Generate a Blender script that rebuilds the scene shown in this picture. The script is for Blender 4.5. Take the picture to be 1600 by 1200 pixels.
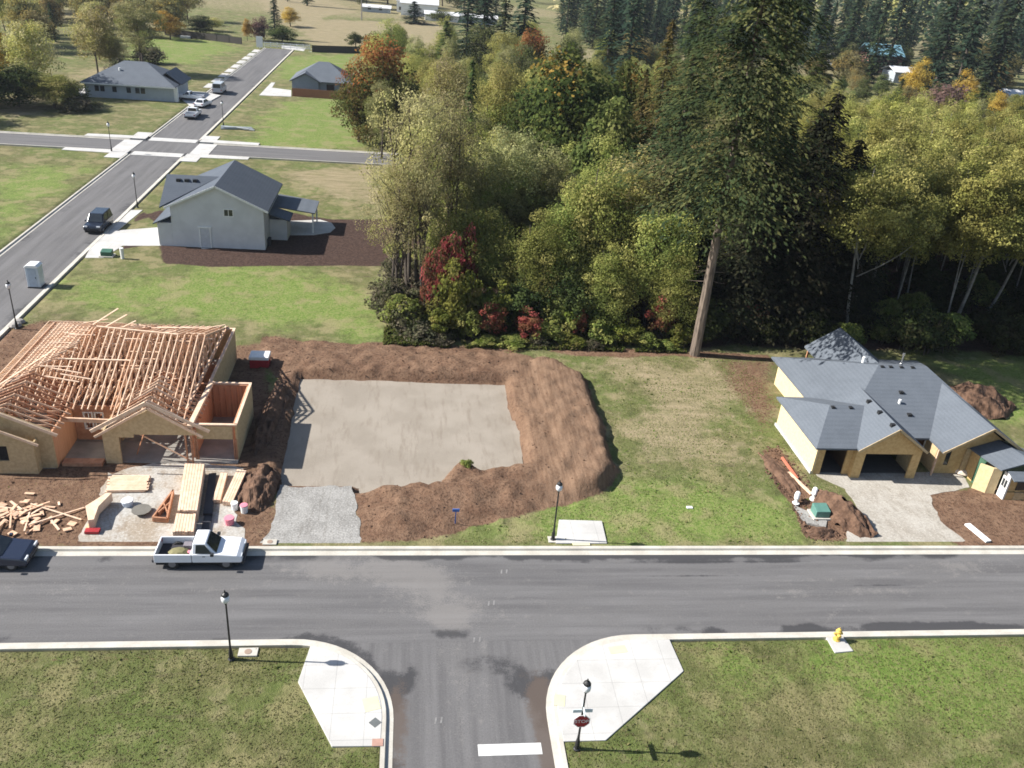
import bpy, bmesh, math, random
import numpy as np
from mathutils import Vector, Matrix, Euler
for o in list(bpy.data.objects): bpy.data.objects.remove(o)
SC = bpy.context.scene
COL = SC.collection
R = math.radians

# ------------------------------------------------------------------ camera
CAM_H, CAM_PITCH, CAM_ROLL, CAM_YAW, CAM_F = 33.0, 27.3, 5.0, 8.0, 1340.0
def _basis():
    p, r, y = R(CAM_PITCH), R(CAM_ROLL), R(CAM_YAW)
    F = Vector((math.sin(y)*math.cos(p), math.cos(y)*math.cos(p), -math.sin(p)))
    Rt = Vector((math.cos(y), -math.sin(y), 0)); U = Rt.cross(F)
    return F, math.cos(r)*Rt+math.sin(r)*U, -math.sin(r)*Rt+math.cos(r)*U
CF, CR, CU = _basis()
cd = bpy.data.cameras.new('camera'); co = bpy.data.objects.new('camera', cd); COL.objects.link(co)
cd.sensor_fit = 'HORIZONTAL'; cd.sensor_width = 36.0; cd.lens = CAM_F/1600*36
cd.clip_start = 0.5; cd.clip_end = 12000
m = Matrix((CR, CU, -CF)).transposed().to_4x4(); m.translation = (0, 0, CAM_H)
co.matrix_world = m
SC.camera = co

# ------------------------------------------------------------------ light
SUN_EL = 37.0
world = bpy.data.worlds.new('World'); SC.world = world; world.use_nodes = True
wt = world.node_tree; wt.nodes.clear()
sky = wt.nodes.new('ShaderNodeTexSky'); sky.sky_type = 'NISHITA'; sky.sun_disc = False
sky.sun_elevation = R(SUN_EL); sky.sun_rotation = R(-85)
bg = wt.nodes.new('ShaderNodeBackground'); bg.inputs[1].default_value = 0.072
wo = wt.nodes.new('ShaderNodeOutputWorld')
wt.links.new(sky.outputs[0], bg.inputs[0]); wt.links.new(bg.outputs[0], wo.inputs[0])
sl = bpy.data.lights.new('sun', 'SUN'); sl.energy = 4.9; sl.angle = R(0.5); sl.color = (1.0, 0.96, 0.90)
so = bpy.data.objects.new('sun', sl); COL.objects.link(so)
az = R(5.0)
todir = Vector((-math.cos(R(SUN_EL))*math.cos(az), math.cos(R(SUN_EL))*math.sin(az), math.sin(R(SUN_EL))))
so.rotation_euler = todir.to_track_quat('Z', 'Y').to_euler(); so.location = (0, 0, 60)
SC.view_settings.view_transform = 'Standard'; SC.view_settings.look = 'None'
SC.view_settings.exposure = 1.08; SC.view_settings.gamma = 1.0
SC.render.engine = 'CYCLES'
SC.cycles.filter_width = 1.7; SC.cycles.max_bounces = 5; SC.cycles.transparent_max_bounces = 4

# pixel of the photograph -> a point of the place
def _ray(px, py): return CF + (px-800)/CAM_F*CR - (py-600)/CAM_F*CU
def G(px, py, z=0.0):
    d = _ray(px, py); t = (z-CAM_H)/d.z
    return Vector((d.x*t, d.y*t, z))
def T(px, py, Y):                    # where the ray meets the plane y = Y
    d = _ray(px, py); t = Y/d.y
    return Vector((d.x*t, Y, CAM_H+d.z*t))

# ------------------------------------------------------------------ materials
MATS = {}
def srgb(r, g, b):
    f = lambda c: (c/255/12.92) if c/255 <= 0.04045 else ((c/255+0.055)/1.055)**2.4
    return (f(r), f(g), f(b))
def base_mat(name):
    m = bpy.data.materials.new(name); m.use_nodes = True
    nt = m.node_tree; b = nt.nodes['Principled BSDF']
    MATS[name] = m
    return m, nt, b
def N(nt, t, **kw):
    n = nt.nodes.new(t)
    for k, v in kw.items():
        if k in ('operation', 'blend_type', 'data_type', 'attribute_name', 'noise_dimensions', 'bands_direction', 'wave_type'): setattr(n, k, v)
        else: n.inputs[k].default_value = v
    return n
def ramp(nt, src, a, b):
    n = nt.nodes.new('ShaderNodeMapRange'); n.inputs[1].default_value = a; n.inputs[2].default_value = b
    n.interpolation_type = 'SMOOTHSTEP'
    nt.links.new(src, n.inputs[0]); return n.outputs[0]
def mixc(nt, fac, a, b, mode='MIX'):
    n = nt.nodes.new('ShaderNodeMix'); n.data_type = 'RGBA'; n.blend_type = mode
    if isinstance(fac, (int, float)): n.inputs[0].default_value = fac
    else: nt.links.new(fac, n.inputs[0])
    for i, c in ((6, a), (7, b)):
        if isinstance(c, tuple): n.inputs[i].default_value = (*c, 1)
        else: nt.links.new(c, n.inputs[i])
    return n.outputs[2]
def math_(nt, op, a, b):
    n = nt.nodes.new('ShaderNodeMath'); n.operation = op
    for i, c in ((0, a), (1, b)):
        if isinstance(c, (int, float)): n.inputs[i].default_value = c
        else: nt.links.new(c, n.inputs[i])
    return n.outputs[0]
def coords(nt, scale=(1, 1, 1), world=True):
    if world: src = nt.nodes.new('ShaderNodeNewGeometry').outputs['Position']
    else: src = nt.nodes.new('ShaderNodeTexCoord').outputs['Object']
    if scale == (1, 1, 1): return src
    mp = nt.nodes.new('ShaderNodeMapping'); mp.inputs['Scale'].default_value = scale
    nt.links.new(src, mp.inputs['Vector']); return mp.outputs[0]
def noise(nt, vec, scale, detail=3.0, rough=0.55):
    n = nt.nodes.new('ShaderNodeTexNoise'); n.inputs['Scale'].default_value = scale
    n.inputs['Detail'].default_value = detail; n.inputs['Roughness'].default_value = rough
    nt.links.new(vec, n.inputs['Vector']); return n.outputs[0]
def bump(nt, b, h, strength=0.3, dist=0.05):
    n = nt.nodes.new('ShaderNodeBump'); n.inputs['Strength'].default_value = strength
    n.inputs['Distance'].default_value = dist
    nt.links.new(h, n.inputs['Height']); nt.links.new(n.outputs[0], b.inputs['Normal'])
def mat(name, c1, c2=None, scale=3.0, rough=0.8, bmp=0.0, stretch=(1, 1, 1), world=False, spec=0.3, metal=0.0, fine=25.0, coat=0.0):
    if name in MATS: return MATS[name]
    m, nt, b = base_mat(name)
    b.inputs['Roughness'].default_value = rough; b.inputs['Metallic'].default_value = metal
    b.inputs['Specular IOR Level'].default_value = spec
    b.inputs['Coat Weight'].default_value = coat
    if c2 is None: c2 = tuple(x*0.85 for x in c1)
    v = coords(nt, stretch, world)
    n1 = noise(nt, v, scale, 4); n2 = noise(nt, v, fine, 2)
    f = ramp(nt, math_(nt, 'ADD', math_(nt, 'MULTIPLY', n1, 0.7), math_(nt, 'MULTIPLY', n2, 0.3)), 0.35, 0.65)
    nt.links.new(mixc(nt, f, c1, c2), b.inputs['Base Color'])
    if bmp: bump(nt, b, n2, bmp, 0.02)
    return m

def paving(name, c1, c2, pitch):
    m, nt, b = base_mat(name); b.inputs['Roughness'].default_value = 0.9; b.inputs['Specular IOR Level'].default_value = 0.2
    v = coords(nt); n1 = noise(nt, v, 0.5, 5, 0.6); n2 = noise(nt, v, 11, 3)
    c = mixc(nt, ramp(nt, n1, 0.35, 0.65), c1, c2)
    c = mixc(nt, math_(nt, 'MULTIPLY', ramp(nt, n2, 0.5, 0.75), 0.35), c, tuple(q*0.8 for q in c2))
    sx = nt.nodes.new('ShaderNodeSeparateXYZ'); nt.links.new(v, sx.inputs[0])
    for k in (0, 1):
        fr = math_(nt, 'FRACT', math_(nt, 'DIVIDE', sx.outputs[k], pitch), 0.0)
        c = mixc(nt, math_(nt, 'MULTIPLY', math_(nt, 'LESS_THAN', fr, 0.028/pitch), 0.45), c, tuple(q*0.45 for q in c2))
    nt.links.new(c, b.inputs['Base Color']); bump(nt, b, n2, 0.15, 0.01); return m
concrete = paving('concrete', (0.49, 0.48, 0.46), (0.41, 0.40, 0.38), 1.53)
kerbcon = mat('kerb_concrete', (0.50, 0.475, 0.42), (0.40, 0.375, 0.325), 0.8, 0.9, 0.1, world=True, fine=9)
slabcon = mat('slab_concrete', (0.30, 0.28, 0.25), (0.2, 0.19, 0.17), 0.8, 0.9, world=True)
white = mat('white_paint', (0.78, 0.78, 0.77), (0.70, 0.70, 0.68), 4, 0.5)
siding_white = None
black = mat('black_metal', (0.015, 0.015, 0.017), (0.03, 0.03, 0.03), 5, 0.45)
dark = mat('dark_void', (0.012, 0.012, 0.014), (0.02, 0.02, 0.02), 5, 0.9)
rubber = mat('rubber', (0.018, 0.018, 0.018), (0.03, 0.03, 0.03), 8, 0.8)
osb = mat('osb', (0.50, 0.38, 0.225), (0.39, 0.29, 0.16), 5, 0.85, 0.1, fine=40)
osb_shaded = mat('osb_shaded', (0.56, 0.385, 0.18), (0.45, 0.29, 0.12), 5, 0.85, 0.1, fine=40)  # orange of the shaded fronts put into the board colour
osb_sunlit = mat('osb_sunlit', (0.66, 0.53, 0.31), (0.58, 0.45, 0.25), 5, 0.85, 0.1, fine=40)  # same board, the paleness of full sun put into its colour
lumber = mat('lumber', (0.66, 0.455, 0.315), (0.54, 0.335, 0.215), 2.5, 0.8, fine=14)
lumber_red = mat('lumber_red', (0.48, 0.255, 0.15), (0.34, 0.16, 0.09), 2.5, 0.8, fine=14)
lumber_pale = mat('lumber_pale', (0.72, 0.54, 0.40), (0.60, 0.42, 0.29), 2.5, 0.8, fine=14)
glass = mat('glass', (0.02, 0.025, 0.03), (0.03, 0.035, 0.04), 2, 0.08, spec=0.6)
tyvek = mat('house_wrap', (0.72, 0.72, 0.70), (0.62, 0.62, 0.60), 2, 0.6)
greenwrap = mat('green_sheathing', (0.055, 0.12, 0.075), (0.04, 0.09, 0.055), 2, 0.7)
chrome = mat('chrome', (0.6, 0.6, 0.62), (0.5, 0.5, 0.5), 4, 0.25, metal=0.9)
headl = mat('headlight_glass', (0.65, 0.68, 0.7), (0.5, 0.52, 0.55), 8, 0.15, spec=0.6)
redl = mat('red_lens', (0.35, 0.02, 0.02), (0.25, 0.015, 0.015), 8, 0.2)
yellowp = mat('yellow_paint', (0.60, 0.42, 0.09), (0.5, 0.34, 0.08), 4, 0.5)
tactile = mat('tactile_yellow', (0.62, 0.585, 0.33), (0.54, 0.52, 0.36), 1.6, 0.8, fine=18)
dirtm = mat('dirt_clods', srgb(106, 82, 66), srgb(74, 55, 43), 1.6, 0.95, 0.6, world=True, fine=7)
greenbox = mat('green_box', (0.05, 0.13, 0.085), (0.04, 0.1, 0.07), 3, 0.5)
pink = mat('pink_plastic', (0.75, 0.25, 0.32), (0.6, 0.2, 0.25), 4, 0.5)
redp = mat('red_paint', (0.35, 0.03, 0.035), (0.28, 0.025, 0.03), 3, 0.5)
bluep = mat('blue_paint', (0.06, 0.14, 0.42), (0.05, 0.11, 0.34), 4, 0.5)
tarp = mat('black_tarp', (0.03, 0.03, 0.035), (0.05, 0.05, 0.055), 3, 0.5)

def shingles(name, c1, c2):
    m, nt, b = base_mat(name)
    b.inputs['Roughness'].default_value = 0.9; b.inputs['Specular IOR Level'].default_value = 0.25
    v = coords(nt)
    n1 = noise(nt, v, 0.7, 4); n2 = noise(nt, v, 9, 2)
    w = nt.nodes.new('ShaderNodeTexWave'); w.bands_direction = 'Z'; w.inputs['Scale'].default_value = 2.2
    w.inputs['Distortion'].default_value = 0.6; nt.links.new(v, w.inputs['Vector'])
    f = math_(nt, 'ADD', math_(nt, 'MULTIPLY', n1, 0.45), math_(nt, 'ADD', math_(nt, 'MULTIPLY', n2, 0.45), math_(nt, 'MULTIPLY', w.outputs[1], 0.10)))
    nt.links.new(mixc(nt, ramp(nt, f, 0.3, 0.7), c1, c2), b.inputs['Base Color'])
    bump(nt, b, n2, 0.25, 0.02)
    return m
roof_grey = shingles('roof_shingles', (0.118, 0.134, 0.156), (0.090, 0.103, 0.121))
roof_blue = shingles('roof_shingles_blue', (0.085, 0.10, 0.122), (0.064, 0.076, 0.095))

def siding(name, c, period=0.18, axis='Z'):
    m, nt, b = base_mat(name)
    b.inputs['Roughness'].default_value = 0.7
    v = coords(nt)
    w = nt.nodes.new('ShaderNodeTexWave'); w.wave_profile = 'SAW'; w.bands_direction = axis
    w.inputs['Scale'].default_value = 0.314/period; nt.links.new(v, w.inputs['Vector'])
    n1 = noise(nt, v, 0.8, 3)
    c2 = tuple(x*0.88 for x in c)
    nt.links.new(mixc(nt, ramp(nt, n1, 0.3, 0.7), c, c2), b.inputs['Base Color'])
    bump(nt, b, w.outputs[1], 0.35, 0.02)
    return m
siding_white = siding('white_siding', (0.60, 0.605, 0.615))
siding_grey = siding('grey_siding', (0.36, 0.40, 0.44))
siding_blue = siding('bluegrey_siding', (0.22, 0.26, 0.31))
fencewood = siding('fence_wood', (0.30, 0.13, 0.07), 0.15, 'X')
fencedark = siding('fence_dark', (0.05, 0.042, 0.035), 0.15, 'X')
def paint(name, c, rough=0.25):
    return mat(name, c, tuple(x*0.95 for x in c), 2, rough, spec=0.5, coat=0.4)

# ------------------------------------------------------------------ mesh builder
class MB:
    def __init__(s): s.v = []; s.f = []; s.m = []; s.cur = 0
    def add(s, vs, fs):
        o = len(s.v); s.v += [tuple(v) for v in vs]; s.f += [tuple(i+o for i in f) for f in fs]; s.m += [s.cur]*len(fs)
    def box(s, x0, x1, y0, y1, z0, z1):
        s.add([(x0,y0,z0),(x1,y0,z0),(x1,y1,z0),(x0,y1,z0),(x0,y0,z1),(x1,y0,z1),(x1,y1,z1),(x0,y1,z1)],
              [(3,2,1,0),(4,5,6,7),(0,1,5,4),(1,2,6,5),(2,3,7,6),(3,0,4,7)])
        return s
    def prism(s, poly, z0, z1):        # poly: list of (x,y); z1 may be list
        n = len(poly)
        a = sum(poly[i][0]*poly[(i+1)%n][1]-poly[(i+1)%n][0]*poly[i][1] for i in range(n))
        if a < 0: poly = poly[::-1]; z1 = z1[::-1] if isinstance(z1, list) else z1
        top = z1 if isinstance(z1, list) else [z1]*n
        s.add([(p[0],p[1],z0) for p in poly]+[(p[0],p[1],t) for p, t in zip(poly, top)],
              [tuple(range(n-1,-1,-1)), tuple(range(n,2*n))]+[(i,(i+1)%n,n+(i+1)%n,n+i) for i in range(n)])
        return s
    def slab(s, pts, th):              # planar 3D polygon thickened downwards (along z)
        n = len(pts); P = [Vector(p) for p in pts]
        nr = Vector((0,0,0))
        for i in range(n): nr += P[i].cross(P[(i+1)%n])
        if nr.z < 0: P = P[::-1]
        s.add([p-Vector((0,0,th)) for p in P]+P, [tuple(range(n-1,-1,-1)), tuple(range(n,2*n))]+[(i,(i+1)%n,n+(i+1)%n,n+i) for i in range(n)])
        return s
    def extr(s, pts, d):               # polygon extruded along vector d
        n = len(pts); P = [Vector(p) for p in pts]; d = Vector(d)
        nr = Vector((0,0,0))
        for i in range(n): nr += P[i].cross(P[(i+1)%n])
        if nr.dot(d) > 0: P = P[::-1]
        s.add(P+[p+d for p in P], [tuple(range(n)), tuple(range(2*n-1,n-1,-1))]+[(i,n+i,n+(i+1)%n,(i+1)%n) for i in range(n)])
        return s
    def beam(s, a, b, w, h, up=(0,0,1)):   # rectangular bar, w sideways, h along up
        a = Vector(a); b = Vector(b); d = (b-a).normalized(); u = Vector(up)
        sd = d.cross(u)
        if sd.length < 1e-4: sd = d.cross(Vector((1,0,0)))
        sd.normalize(); u = sd.cross(d).normalized()
        vs = []
        for p in (a, b):
            for i, j in ((-1,-1),(1,-1),(1,1),(-1,1)): vs.append(p+sd*(w/2*i)+u*(h/2*j))
        s.add(vs, [(0,1,2,3),(7,6,5,4),(0,4,5,1),(1,5,6,2),(2,6,7,3),(3,7,4,0)])
        return s
    def tube(s, pts, rad, n=8, cap=True):
        P = [Vector(p) for p in pts]; k = len(P)
        if not isinstance(rad, (list, tuple)): rad = [rad]*k
        vs = []; fs = []
        for i, p in enumerate(P):
            d = (P[min(i+1,k-1)]-P[max(i-1,0)]).normalized()
            a = d.cross(Vector((0,0,1)) if abs(d.z) < 0.9 else Vector((1,0,0))).normalized(); b = d.cross(a)
            for j in range(n):
                t = 2*math.pi*j/n; vs.append(p+(a*math.cos(t)+b*math.sin(t))*rad[i])
        for i in range(k-1):
            for j in range(n): fs.append((i*n+j, i*n+(j+1)%n, (i+1)*n+(j+1)%n, (i+1)*n+j))
        if cap: fs += [tuple(range(n-1,-1,-1)), tuple(range((k-1)*n, k*n))]
        s.add(vs, fs); return s
    def lathe(s, c, prof, n=12):       # prof: (r, z)
        vs = []; fs = []; k = len(prof)
        for r, z in prof:
            for j in range(n):
                t = 2*math.pi*j/n; vs.append((c[0]+r*math.cos(t), c[1]+r*math.sin(t), c[2]+z))
        for i in range(k-1):
            for j in range(n): fs.append((i*n+j, i*n+(j+1)%n, (i+1)*n+(j+1)%n, (i+1)*n+j))
        fs += [tuple(range(n-1,-1,-1)), tuple(range((k-1)*n, k*n))]
        s.add(vs, fs); return s
    def build(s, name, mats, parent=None, loc=None, smooth=False, bevel=0):
        me = bpy.data.meshes.new(name)
        L = Vector(loc) if loc is not None else (Vector(parent.location) if parent is not None and parent.get('_world') else Vector((0,0,0)))
        me.from_pydata([tuple(Vector(v)-L) for v in s.v], [], s.f)
        for mm in (mats if isinstance(mats, (list, tuple)) else [mats]): me.materials.append(mm)
        me.polygons.foreach_set('material_index', s.m)
        if smooth: me.polygons.foreach_set('use_smooth', [True]*len(me.polygons))
        me.update()
        o = bpy.data.objects.new(name, me); COL.objects.link(o)
        if parent is not None: o.parent = parent
        elif loc is not None: o.location = L
        if bevel:
            b = o.modifiers.new('bevel', 'BEVEL'); b.width = bevel; b.segments = 2; b.limit_method = 'ANGLE'
        return o
def tag(o, label=None, cat=None, group=None, kind=None):
    if label: o['label'] = label
    if cat: o['category'] = cat
    if group: o['group'] = group
    if kind: o['kind'] = kind
    return o
def thing(name, label, cat, loc=(0,0,0), rz=0.0, group=None, world=False):
    o = bpy.data.objects.new(name, None); COL.objects.link(o)
    o.location = loc; o.rotation_euler = (0,0,rz); o.empty_display_size = 0.5
    if world: o['_world'] = 1          # parts of this thing are written in world coordinates
    return tag(o, label, cat, group)
def kids(o): return [c for c in bpy.data.objects if c.parent == o]
def copy_tree(o, parent=None):
    c = o.copy(); COL.objects.link(c); c.parent = parent
    for ch in kids(o): copy_tree(ch, c)
    return c
def struct(o): o['kind'] = 'structure'; return o

# ------------------------------------------------------------------ numpy helpers
def vnoise(x, y, seed=0):
    def h(i, j):
        n = (i*374761393 + j*668265263 + seed*974711) & 0xffffffff
        n = ((n ^ (n >> 13))*1274126177) & 0xffffffff
        return ((n ^ (n >> 16)) & 0xffff)/65535.0
    xi = np.floor(x).astype(np.int64); yi = np.floor(y).astype(np.int64)
    fx = x-xi; fy = y-yi; fx = fx*fx*(3-2*fx); fy = fy*fy*(3-2*fy)
    return (h(xi,yi)*(1-fx)+h(xi+1,yi)*fx)*(1-fy)+(h(xi,yi+1)*(1-fx)+h(xi+1,yi+1)*fx)*fy
def fbm(x, y, s, o=4, seed=0):
    r = 0; a = 0.5; t = 0
    for k in range(o):
        r = r+a*vnoise(x/s*2**k+k*17.3, y/s*2**k-k*9.1, seed+k); t += a; a *= 0.5
    return r/t
def sd_poly(x, y, poly):               # signed distance, positive inside
    P = np.array(poly, float); d = np.full(x.shape, 1e9); ins = np.zeros(x.shape, bool)
    for i in range(len(P)):
        a = P[i]; b = P[(i+1) % len(P)]; e = b-a
        t = np.clip(((x-a[0])*e[0]+(y-a[1])*e[1])/(e@e+1e-12), 0, 1)
        d = np.minimum(d, np.hypot(x-a[0]-t*e[0], y-a[1]-t*e[1]))
        c = ((a[1] > y) != (b[1] > y)) & (x < (b[0]-a[0])*(y-a[1])/(b[1]-a[1]+1e-12)+a[0])
        ins ^= c
    return np.where(ins, d, -d)
def sstep(x, a, b):
    t = np.clip((x-a)/(b-a), 0, 1); return t*t*(3-2*t)
def PX(*pts): return [tuple(G(*p)[:2]) for p in pts]
# ------------------------------------------------------------------ terrain
MAIN_Y0, MAIN_Y1 = 33.8, 41.3
SIDE_X0, SIDE_X1 = -42.0, -34.1
STEM_X0, STEM_X1 = -0.5, 7.45
CROSS_Y0, CROSS_Y1 = 137.0, 144.8
PAD = [(-8.6,64.0),(8.4,63.7),(8.3,59.5),(8.9,56),(8.5,50.8),(5.5,49.9),(4.8,50.7),(3.9,50.8),(2.8,49.3),(2.5,48.6),(1.7,48.3),(-3.4,47.6),(-8.1,47.4),(-8.4,53.5)]
FILL = [(-12.6,71.0),(-4.2,70.3),(8,69.6),(12.3,68.4),(15.5,64.2),(15.4,56),(15.1,49.9),(13.4,47.3),(9.3,45.6),(2.9,42.7),(0.5,42.1),(-2.4,42.1),(-3.6,47.5),(-8.3,47.0),(-9.5,52),(-9.8,62),(-12.6,67)]
GRAVEL = [(-8.0,48.0),(-3.4,48.0),(-2.9,45.5),(-2.4,41.63),(-8.2,41.63),(-8.0,45.0)]
RHDRIVE = [(30.0,50.2),(41.6,50.4),(41.2,48.4),(38.2,47.6)]+PX((1452,775),(1468,815),(1500,842),(1522,857),(1318,857),(1340,800),(1320,765),(1285,750))
FHAPRON = PX((118,857),(385,857),(370,790),(378,735),(300,722),(240,726),(165,740),(150,800))
DIRT_FRAME = PX((-80,866),(420,866),(440,800),(440,700),(420,560),(410,535),(370,540),(330,560),(120,500),(60,500),(0,520),(-120,560))
DIRT_RH = PX((1440,768),(1550,762),(1720,770),(1720,862),(1500,862),(1452,805))
DIRT_STRIP = PX((1110,560),(1215,560),(1215,665),(1190,690),(1160,650))
DIRT_TRENCH = PX((1188,703),(1216,700),(1252,745),(1268,772),(1290,770),(1335,800),(1338,846),(1262,843),(1250,812),(1240,788),(1212,765))
MULCH = PX((175,395),(250,380),(255,415),(330,417),(620,418),(625,345),(520,345),(440,330),(245,330),(205,352),(225,330),(250,357))
FOREST = [(-2.5,71.0),(4,70.2),(15,70.2),(26,70.0),(34,70.4),(60,70.6),(140,72),(420,140),(420,420),(60,330),(-8,270),(-14,200),(-9,160),(-5,140),(-4,112),(-3,90)]
LUSH = [PX((360,250),(570,230),(570,150),(430,160)), PX((560,440),(600,430),(600,530),(480,520)), PX((660,850),(960,760),(1230,780),(1260,850)),
        PX((200,60),(330,60),(380,75),(300,100),(200,100)), PX((430,88),(560,85),(560,110),(440,130)), PX((60,440),(420,415),(600,440),(590,520),(150,490)),
        PX((1080,1010),(1600,1000),(1600,1090),(1150,1120)), PX((0,270),(60,260),(150,250),(20,340),(-60,400)), PX((1480,575),(1700,575),(1700,720),(1590,670))]
TAN = [PX((960,570),(1110,565),(1190,700),(1180,730),(980,720)), PX((455,270),(590,265),(590,320),(500,320)), PX((440,30),(700,35),(690,90),(480,70)),
       PX((370,-20),(500,-10),(560,20),(440,40)), PX((0,160),(180,100),(150,130),(20,190)), PX((60,880),(0,0),(0,0)) ][:5]
rng = np.random.default_rng(5)

def lines(segs):
    out = [segs[0][0]]
    for a, b, s in segs:
        n = max(1, int(round((b-a)/s))); out += list(np.linspace(a, b, n+1)[1:])
    return np.array(out)
gx = lines([(-2600,-900,170),(-900,-300,40),(-300,-130,8),(-130,-46,1.2),(-46,-28,0.5),(-28,50,0.3),(50,72,0.6),(72,200,2.5),(200,500,12),(500,1200,50),(1200,3600,300)])
gy = lines([(-60,18,6),(18,31,0.5),(31,72,0.3),(72,115,0.6),(115,290,1.5),(290,520,5),(520,1100,25),(1100,4200,220)])
X, Y = np.meshgrid(gx, gy)
x = X.ravel(); y = Y.ravel()
wob = (fbm(x, y, 4.0, 3, 3)-0.5)
def road_sd(x, y):                     # positive inside asphalt
    d = np.minimum(y-MAIN_Y0, MAIN_Y1-y)
    d2 = np.minimum(np.minimum(x-STEM_X0, STEM_X1-x), MAIN_Y0+1-y)
    for cx, cy, r, sx in ((-5.5, 28.8, 5.0, 1), (12.6, 28.6, 5.15, -1)):
        inq = ((x-cx)*sx > 0) & (y > cy)
        d2 = np.where(inq & (y < MAIN_Y0+1) & (np.abs(x-cx) < r+1), np.maximum(d2, np.hypot(x-cx, y-cy)-r), d2)
    d3 = np.minimum(np.minimum(x-SIDE_X0, SIDE_X1-x), np.minimum(y-38, 268.5-y))
    d4 = np.minimum(np.minimum(y-CROSS_Y0, CROSS_Y1-y), np.minimum(x+260, 10-x))
    return np.maximum(np.maximum(d, d2), np.maximum(d3, d4))
rsd = road_sd(x, y)
z = 0.10+0.10*(fbm(x, y, 9, 3, 1)-0.5)+0.06*(fbm(x, y, 1.6, 3, 2)-0.5)
fill = sd_poly(x, y, FILL)+wob*0.9
pad = sd_poly(x, y, PAD)+wob*0.35
rightness = sstep(x, 9, 13)
rampw = 3.0-2.3*rightness
fillh = sstep(fill, 0.0, rampw)*(0.44+0.46*rightness)*sstep(y, 41.6, 44.5)
fillh = np.where((y > 66), fillh*(1-0.7*sstep(y, 66.0, 70)), fillh)
clod = fbm(x, y, 0.9, 3, 8)-0.5
z = z+fillh+np.where(fill > -0.4, clod*0.5+(fbm(x, y, 0.45, 2, 19)-0.5)*0.22, 0)
z = np.where(pad > -0.7, z*(1-sstep(pad, -0.42, 0.0))+(-0.32)*sstep(pad, -0.42, 0.0), z)
flat = np.zeros_like(x)
for poly in (GRAVEL, RHDRIVE, FHAPRON):
    flat = np.maximum(flat, sstep(sd_poly(x, y, poly), -0.5, 0.1))
gravel_sd = sd_poly(x, y, GRAVEL)
z = np.where(flat > 0, z*(1-flat)+0.06*flat, z)
trench = sstep(sd_poly(x, y, DIRT_TRENCH)+wob*0.8, 0, 0.6)
z = z-0.12*trench*(1-flat)+trench*clod*0.3
nearroad = sstep(rsd, -1.6, -0.2)
z = np.where(rsd > -1.6, z*(1-nearroad)+0.10*nearroad, z)
z = np.where(rsd > -0.12, -0.35, z)
z = z+np.where(y > 600, (y-600)*0.006, 0)
GZ = z.reshape(X.shape)
def gz(px, py):
    i = int(np.clip(np.searchsorted(gy, py)-1, 0, len(gy)-2)); j = int(np.clip(np.searchsorted(gx, px)-1, 0, len(gx)-2))
    a = (py-gy[i])/(gy[i+1]-gy[i]); b = (px-gx[j])/(gx[j+1]-gx[j])
    return float((GZ[i,j]*(1-b)+GZ[i,j+1]*b)*(1-a)+(GZ[i+1,j]*(1-b)+GZ[i+1,j+1]*b)*a)

def soft(poly, w=1.2, amp=1.6): return sstep(sd_poly(x, y, poly)+wob*amp, -w, w)
dirt = soft(FILL, 0.5, 1.0)
for p, w, k_ in ((DIRT_FRAME, 0.9, 0.72), (DIRT_RH, 0.7, 0.95), (DIRT_TRENCH, 0.4, 1.0)): dirt = np.maximum(dirt, k_*soft(p, w))
dirt = np.maximum(dirt, 0.66*soft(DIRT_STRIP, 2.5))
dirt = np.maximum(dirt, 0.75*sstep(-np.abs(y-69.8)+1.3+wob*2, 0, 1.2)*((x > -3) & (x < 34)))
mulch = soft(MULCH, 0.6, 1.0)
mulch = np.maximum(mulch, 0.75*sstep(sd_poly(x, y, FOREST)+wob*3, 0, 3.0)*(y < 135))
lush = np.zeros_like(x); tan = np.zeros_like(x)
for p in LUSH: lush = np.maximum(lush, soft(p, 4.0, 9.0)*0.85)
for p in TAN: tan = np.maximum(tan, soft(p, 4.5, 10.0)*0.85)
tan = np.maximum(tan, 0.55*sstep(y, 275, 300)*sstep(fbm(x, y, 60, 3, 12), 0.35, 0.6))
bare = np.maximum(0.55*sstep(-np.abs(rsd+0.9)+0.5, 0, 0.6)*(fbm(x, y, 3, 2, 20) > 0.45)*(y < 60), 0)
dirt = np.maximum(dirt, bare)
warm = sstep(x, 7, 11)*sstep(fill, -0.5, 0.5)       # the sandy lighter fill on the right of the pad
me = bpy.data.meshes.new('ground')
ny, nx = X.shape
me.vertices.add(nx*ny)
me.vertices.foreach_set('co', np.column_stack([x, y, z]).ravel())
ii = np.arange(nx*ny).reshape(ny, nx)
q = np.stack([ii[:-1,:-1], ii[:-1,1:], ii[1:,1:], ii[1:,:-1]], -1).reshape(-1, 4)
me.loops.add(q.size); me.loops.foreach_set('vertex_index', q.ravel().astype(np.int32))
me.polygons.add(len(q)); me.polygons.foreach_set('loop_start', np.arange(0, q.size, 4, dtype=np.int32))
me.polygons.foreach_set('use_smooth', np.ones(len(q), bool))
me.update(calc_edges=True)
for nm, cols in (('soil', (dirt, mulch, lush)), ('dry_vignette', (tan, warm, (y < 33.9)*1.0))):
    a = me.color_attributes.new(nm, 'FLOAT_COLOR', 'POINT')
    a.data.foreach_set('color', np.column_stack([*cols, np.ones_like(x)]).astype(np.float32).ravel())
ground = bpy.data.objects.new('ground', me); COL.objects.link(ground); struct(ground)

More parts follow.
